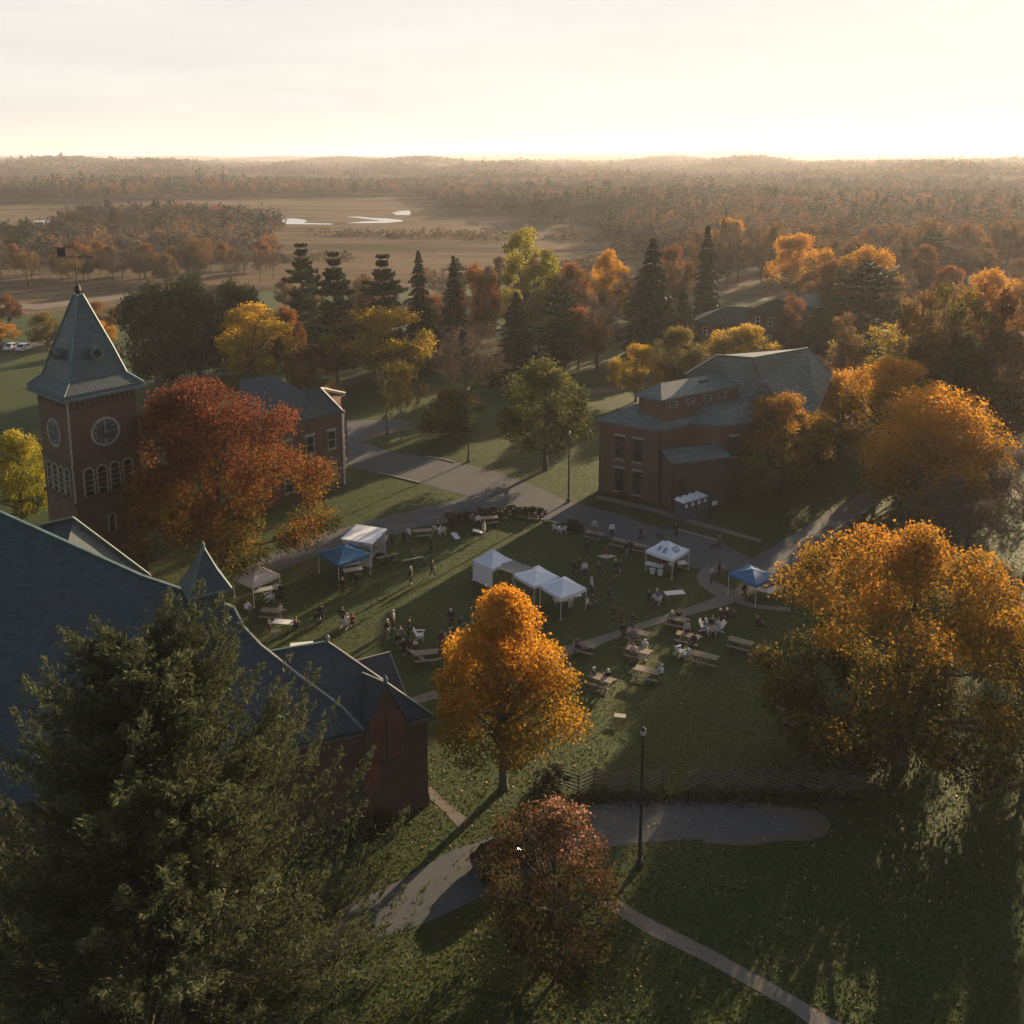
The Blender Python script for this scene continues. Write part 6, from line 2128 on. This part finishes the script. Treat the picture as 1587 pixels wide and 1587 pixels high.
A = [
 # left group, cream tent
 (437, 931, 'stand', 'black', 'black', 200, 'person in black standing just right of the cream tent', 0),
 (429, 929, 'talk', 'white', 'jeans', 150, 'person in white standing under the right corner of the cream tent', 1),
 (383, 951, 'sit', 'white', 'grey', 60, 'seated person in white left of the cream tent front pole', 1),
 (397, 925, 'stand', 'black', 'navy', 20, 'person in black deep under the cream tent', 0),
 (418, 979, 'stand', 'white', 'maroon', -40, 'child in white top and maroon trousers by the low stool', 2, .72),
 (435, 964, 'stand', 'cream', 'grey', 250, 'person in cream standing behind the sunlit folding table', 2),
 (456, 975, 'squat', 'brown', 'black', 100, 'crouching person in brown at the right end of the sunlit folding table', 0),
 (491, 967, 'sit', 'black', 'black', 40, 'seated person in black, left in the pair on the sun strip', 0),
 (498, 965, 'stand', 'black', 'navy', 200, 'person in black standing beside a seated one on the sun strip', 0),
 (531, 970, 'stand', 'black', 'black', 170, 'person in black standing left of the person in red', 0),
 (538, 972, 'sit', 'white', 'pale', 150, 'person in white sitting in a garden chair beside the person in red', 2),
 (546, 972, 'sit', 'red', 'maroon', 200, 'person in red sitting on the sunlit grass strip', 0),
 (531, 922, 'stand', 'black', 'black', 30, 'person in black left of two before the left blue tent', 0),
 (553, 914, 'stand', 'black', 'navy', -20, 'person in dark clothes right of two before the left blue tent', 0),
 (637, 905, 'stand', 'brown', 'black', 70, 'person with a white cap casting a long shadow on the sunlit lawn', 3),
 (670, 895, 'walk', 'black', 'black', 110, 'person in black walking on the sunlit lawn', 0),
 # near the booth and road, left
 (599, 852, 'stand', 'pale', 'navy', 250, 'person in pale grey right beside the white food booth', 0),
 (607, 848, 'stand', 'black', 'black', 250, 'person in black next to the pale clad one by the food booth', 0),
 (627, 845, 'stand', 'navy', 'black', 20, 'person in navy left of a pair at the road edge', 0),
 (633, 841, 'stand', 'white', 'grey', 330, 'person in white right of a pair at the road edge', 1),
 (668, 855, 'stand', 'teal', 'black', 300, 'person in teal standing alone above the sunlit strip', 0),
 (637, 868, 'squat', 'green', 'brown', 60, 'squatting person in green above the sunlit strip', 0),
 (600, 877, 'sit', 'black', 'black', 300, 'seated person in black left of two beside the left blue tent', 2),
 (608, 875, 'sit', 'navy', 'black', 40, 'seated person in navy right of two beside the left blue tent', 2),
 (678, 824, 'sit', 'black', 'black', 160, 'person in black sitting by the two white roadside chairs', 0),
 (732, 818, 'stand', 'grey', 'black', 20, 'person in grey left of three at the far lawn corner', 0),
 (741, 820, 'stand', 'white', 'navy', 0, 'person in white in the middle of three at the far lawn corner', 1),
 (750, 832, 'stand', 'cream', 'cream', 60, 'sunlit person in cream right of three at the far lawn corner', 2),
 # group left of the orange maple
 (601, 990, 'stand', 'black', 'grey', 60, 'person in black with a cap, leftmost of the group left of the orange maple', 3),
 (610, 975, 'stand', 'pale', 'navy', 100, 'person in pale jacket behind the leftmost of that group', 3),
 (634, 987, 'stand', 'black', 'black', 260, 'person in black standing in the middle of the group left of the orange maple', 0),
 (620, 992, 'sit', 'grey', 'black', 40, 'seated person in grey amid the group left of the orange maple', 1),
 (617, 1002, 'sit', 'black', 'grey', 20, 'seated person in black amid the group left of the orange maple', 2),
 (626, 1015, 'stand', 'black', 'black', 20, 'person in black with a white cap, lowest of the group above the porch roof', 3, .8),
 (636, 1014, 'stand', 'navy', 'black', 330, 'person in navy beside the white capped one above the porch roof', 1, .8),
 (699, 973, 'stand', 'black', 'black', 30, 'person in black standing above the left shoulder of the orange maple', 3),
 (714, 983, 'stand', 'black', 'grey', 60, 'person in black nearest the orange maple crown', 0),
 (683, 1006, 'stand', 'maroon', 'navy', 40, 'person in maroon left beside the orange maple', 1),
 (690, 1007, 'stand', 'grey', 'jeans', 300, 'person in grey left beside the orange maple next to one in maroon', 1),
 (697, 994, 'sit', 'blue', 'navy', 200, 'seated person in blue between two groups at the orange maple', 2),
 # around the white tents
 (884, 944, 'stand', 'white', 'white', 10, 'person in white at the table under the right end tent of the row', 1),
 (862, 938, 'stand', 'black', 'navy', 60, 'person in black under the right end tent of the row', 0),
 (917, 922, 'stand', 'white', 'navy', 100, 'person in white standing right behind the end tent of the row', 3),
 (910, 950, 'stand', 'white', 'black', 60, 'person in white and black at the front right of the end tent', 1, .9),
 (923, 948, 'sit', 'brown', 'black', 250, 'seated person in brown right of the end tent', 0),
 (906, 896, 'stand', 'white', 'navy', 10, 'person in a white jacket on the lawn above the end tent', 0),
 (889, 894, 'stand', 'black', 'black', 300, 'person in black on the lawn left of the white jacketed one', 1),
 (899, 884, 'stand', 'green', 'brown', 0, 'child in green behind the white jacketed person', 2, .75),
 (910, 862, 'stand', 'black', 'black', 60, 'person in black on the far lawn left of the blanket', 0),
 (928, 897, 'walk', 'green', 'navy', 60, 'person in green walking left of the pair on the lawn', 2),
 (954, 893, 'stand', 'black', 'black', 60, 'person in black left of a close pair on the lawn', 3),
 (961, 894, 'stand', 'black', 'grey', 280, 'person in black right of a close pair on the lawn', 2),
 (939, 860, 'sit', 'red', 'maroon', 20, 'child in red sitting on the pale blanket', 1, .75),
 (921, 828, 'stand', 'pale', 'grey', 10, 'person in pale grey behind the roadside picnic tables', 1),
 (924, 842, 'sit', 'brown', 'brown', 0, 'person in brown sitting at a roadside picnic table', 1),
 (948, 834, 'stand', 'white', 'navy', 10, 'person in white on the road behind the picnic tables', 0),
 (971, 864, 'stand', 'black', 'grey', 40, 'person in black left of a pair before the roadside tables', 0),
 (977, 862, 'stand', 'navy', 'black', 320, 'person in navy right of a pair before the roadside tables', 0),
 (993, 839, 'walk', 'navy', 'black', 90, 'person in navy walking on the road left of the lettered tent', 0),
 (1047, 834, 'stand', 'black', 'black', 20, 'person in black on the road behind the lettered tent', 0),
 (1115, 851, 'stand', 'grey', 'black', 90, 'person in grey standing with a dog at the road', 0),
 (1107, 796, 'stand', 'white', 'black', 200, 'person in white beside the portable toilets', 0),
 (1102, 904, 'stand', 'pale', 'black', 60, 'person in pale top and black trousers on the curved path', 0),
 (1114, 895, 'stand', 'black', 'black', 250, 'person in black on the curved path', 0),
 (1030, 884, 'stand', 'maroon', 'maroon', 10, 'person in maroon under the lettered tent', 0),
 (1047, 887, 'sit', 'black', 'black', 60, 'seated person in black under the lettered tent', 1),
 (1006, 934, 'sit', 'black', 'black', 30, 'seated person in black on the lawn below the lettered tent', 2),
 (1018, 932, 'sit', 'grey', 'grey', 150, 'person in grey sitting in a white chair below the lettered tent', 3),
 (1153, 929, 'walk', 'black', 'black', 60, 'person in black walking on the path by the right blue tent', 0),
 # picnic lawn
 (951, 966, 'stand', 'black', 'black', 60, 'person in black left of a standing pair above the path', 0),
 (963, 971, 'stand', 'brown', 'brown', 300, 'person in brown right of a standing pair above the path', 1),
 (944, 936, 'walk', 'black', 'black', 90, 'person in black walking on the lawn right of the end tent', 0),
 (980, 978, 'stand', 'black', 'black', 60, 'person in black standing on the path', 1),
 (966, 994, 'stand', 'black', 'black', 30, 'person in black standing at the picnic table against the path', 0),
 (981, 994, 'sit', 'grey', 'jeans', 20, 'person in grey sitting at the picnic table against the path', 1),
 (894, 1009, 'sit', 'navy', 'black', 60, 'person in navy sitting at the picnic table by the orange maple', 0),
 (903, 1013, 'sit', 'pink', 'maroon', 60, 'person in pink sitting at the picnic table by the orange maple', 1),
 (981, 1019, 'sit', 'cream', 'brown', 0, 'person in cream at the near bench left of the sun streak', 1),
 (999, 1013, 'sit', 'pale', 'grey', 170, 'person in pale grey at the far bench left of the sun streak', 3),
 (1025, 1052, 'sit', 'white', 'jeans', 280, 'person in white sitting at the end of the sunlit picnic table', 3),
 (920, 1057, 'sit', 'black', 'navy', 100, 'person with a white cap at the table touching the orange maple', 3),
 (942, 1060, 'sit', 'black', 'black', 200, 'person in black with a white cap across the table by the orange maple', 3),
 (1041, 967, 'sit', 'grey', 'black', 170, 'person in grey with a white cap at the table below the path', 3),
 (1051, 965, 'sit', 'black', 'black', 170, 'person in black at the table below the path', 0),
 (1064, 992, 'stand', 'pale', 'black', 20, 'person in pale top standing at the half sunlit picnic table', 0),
 (1076, 1003, 'sit', 'black', 'navy', 300, 'person in black on the near bench of the half sunlit picnic table', 0),
 (1093, 979, 'sit', 'grey', 'grey', 60, 'person in grey at the left of the ring of white chairs', 3),
 (1103, 976, 'sit', 'navy', 'navy', 10, 'person in navy at the back of the ring of white chairs', 0),
 (1113, 979, 'sit', 'pale', 'black', 290, 'person in pale top at the right of the ring of white chairs', 1),
 (1116, 964, 'sit', 'black', 'black', 60, 'person in black with a white cap left of the dark seated trio', 3),
 (1126, 963, 'sit', 'black', 'navy', 200, 'person in black in the middle of the dark seated trio', 3),
 (1137, 962, 'sit', 'brown', 'black', 250, 'person in brown right of the dark seated trio', 0),
 (1173, 975, 'sit', 'black', 'black', 90, 'seated person in black close to the golden maple', 2),
]
for a in A:
    x, y, po, tp, lg, fc, lb, hr = a[:8]
    person(x, y, po, tp, lg, fc, lb, hr, a[8] if len(a) > 8 else 1.0, 'people at the gathering')

# ---- dogs
def dog(label, p, rz):
    root = thing('dog', label, 'dog', p, rz)
    J = dict(chest=(-.18, 0, .42), belly=(.08, 0, .43), rump=(.28, 0, .44), tail=(.40, 0, .50), tip=(.52, 0, .62), neck=(-.30, 0, .54), head=(-.38, 0, .62), snout=(-.52, 0, .58))
    R = dict(chest=(.11, .13), belly=(.085, .10), rump=(.09, .10), tail=.03, tip=.012, neck=.07, head=.07, snout=.032)
    L = [('chest', 'belly'), ('belly', 'rump'), ('rump', 'tail'), ('tail', 'tip'), ('chest', 'neck'), ('neck', 'head'), ('head', 'snout')]
    for s, n in ((-1, 'l'), (1, 'r')):
        J.update({'s' + n: (-.20, s * .08, .34), 'e' + n: (-.19, s * .085, .20), 'w' + n: (-.21, s * .085, .04), 't' + n: (.30, s * .08, .34), 'k' + n: (.24, s * .085, .24), 'h' + n: (.36, s * .085, .16), 'p' + n: (.32, s * .085, .03), 'a' + n: (-.36, s * .06, .70)})
        R.update({'s' + n: .06, 'e' + n: .033, 'w' + n: .03, 't' + n: .075, 'k' + n: .045, 'h' + n: .026, 'p' + n: .028, 'a' + n: .018})
        L += [('chest', 's' + n), ('s' + n, 'e' + n), ('e' + n, 'w' + n), ('rump', 't' + n), ('t' + n, 'k' + n), ('k' + n, 'h' + n), ('h' + n, 'p' + n), ('head', 'a' + n)]
    link('body', skin_mesh('body', J, L, R, 'chest', 1), plain('dark_fur', (.018, .015, .013), .9), root)
dog('dark dog standing beside the person in grey at the road', G(1106.5, 851), radians(200))
dog('black dog on the road behind the lettered tent', G(1023, 836), radians(330))

# ------------------------------------------------------------------ grass blades and fallen leaves
def blades_of_grass():
    r = np.random.default_rng(3)
    n = 240000
    Y = 34 + 100 * r.random(n) ** 1.2
    X = (r.random(n) - .5) * 1.32 * Y
    P = np.stack([X, Y, np.zeros(n)], 1)
    keep = np.ones(n, bool)
    polys = [[(p.x, p.y) for p in [v.co for v in o.data.vertices]] for o in bpy.data.objects if o.get('kind') == 'structure' and o.name.split('.')[0] in ('road', 'pavement', 'footpath', 'path', 'walkway', 'driveway')]
    for poly in polys:
        a = np.array(poly); x0, y0, x1, y1 = a[:, 0].min(), a[:, 1].min(), a[:, 0].max(), a[:, 1].max()
        for i in np.where((X > x0) & (X < x1) & (Y > y0) & (Y < y1))[0]:
            if keep[i] and inside(X[i], Y[i], poly):
                keep[i] = False
    P = P[keep]; n = len(P)
    an = r.uniform(0, 2 * pi, n)
    h = r.uniform(.03, .075, n); w_ = r.uniform(.025, .07, n)
    d = np.stack([np.cos(an), np.sin(an), np.zeros(n)], 1)
    ln = np.stack([-np.sin(an), np.cos(an), np.zeros(n)], 1) * r.uniform(-.08, .08, n)[:, None]
    V = np.stack([P - d * w_[:, None], P + d * w_[:, None], P + d * (w_ * .5)[:, None] + ln + np.array([0, 0, 1]) * h[:, None], P - d * (w_ * .6)[:, None] + ln * .8 + np.array([0, 0, 1]) * (h * .8)[:, None]], 1).reshape(-1, 3)
    me = np_mesh('grass', V, np.arange(4 * n).reshape(-1, 4), r.random(n))
    o = link('grass', me, leaf_mat('grass_blades', [(.1, (.026, .058, .010)), (.5, (.060, .098, .016)), (.9, (.125, .138, .026))], .62, 0.12))
    tag(o, 'short tufted grass of the lawns', 'grass', None, 'stuff')
blades_of_grass()

def undergrowth():
    r = np.random.default_rng(17)
    a, b = G(846, 1240), G(1330, 1240)
    n = 2600
    f = r.random(n)
    P = np.stack([a.x + (b.x - a.x) * f, a.y + (b.y - a.y) * f + r.normal(size=n) * .35, .5 * r.random(n) ** 1.6 * (0.5 + 0.5 * np.sin(f * 40) ** 2)], 1)
    V, Q = leaf_faces(r, P, rnd_dir(r, n), .2, .5)
    o = link('undergrowth', np_mesh('undergrowth', V, Q, r.random(n)), leaves('shrub'))
    tag(o, 'dark weeds grown up along the foot of the zigzag fence', 'weeds', None, 'stuff')
undergrowth()

def litter():
    r = np.random.default_rng(8)
    pts = []
    def cloud(c, rad, n):
        a = r.uniform(0, 2 * pi, n); q = rad * np.sqrt(r.random(n))
        pts.append(np.stack([c.x + q * np.cos(a), c.y + q * np.sin(a), np.full(n, .02)], 1))
    cloud(G(780, 1222), 7.5, 700)
    cloud(G(1385, 1182), 12, 800)
    cloud(G(1150, 1400), 12, 700)
    cloud(G(1000, 1480), 12, 420)
    cloud(G(858, 1478), 5, 500)
    cloud(G(338, 884), 13, 1500)
    cloud(G(1425, 812), 14, 1200)
    cloud(V3(14, 70, 0), 22, 400)
    cloud(V3(0, 45, 0), 25, 400)
    P = np.concatenate(pts)
    P[:, 2] += r.random(len(P)) * .05
    N = unit(rnd_dir(r, len(P)) * .6 + np.array([0, 0, 1.0]))
    V, Q = leaf_faces(r, P, N, .13, .8)
    o = link('fallen_leaves', np_mesh('fallen_leaves', V, Q, r.random(len(P))), leaf_mat('litter_leaves', [(.1, (.09, .05, .02)), (.5, (.17, .10, .035)), (.9, (.40, .28, .12))], .2))
    tag(o, 'fallen leaves scattered over the grass', 'leaves', None, 'stuff')
litter()
# ------------------------------------------------------------------ the air
mb = MB()
mb.box((0, 0, 58), (33000, 33000, 120))
m = bpy.data.materials.new('haze_air'); m.use_nodes = True
t = m.node_tree
t.nodes.remove(t.nodes['Principled BSDF'])
pv = t.nodes.new('ShaderNodeVolumePrincipled')
pv.inputs['Color'].default_value = (0.93, 0.93, 0.96, 1)
pv.inputs['Density'].default_value = HAZE
pv.inputs['Anisotropy'].default_value = 0.3
t.links.new(pv.outputs[0], t.nodes['Material Output'].inputs['Volume'])
tag(mb.build('haze', m), 'pale evening haze over the whole valley', 'haze', None, 'stuff')
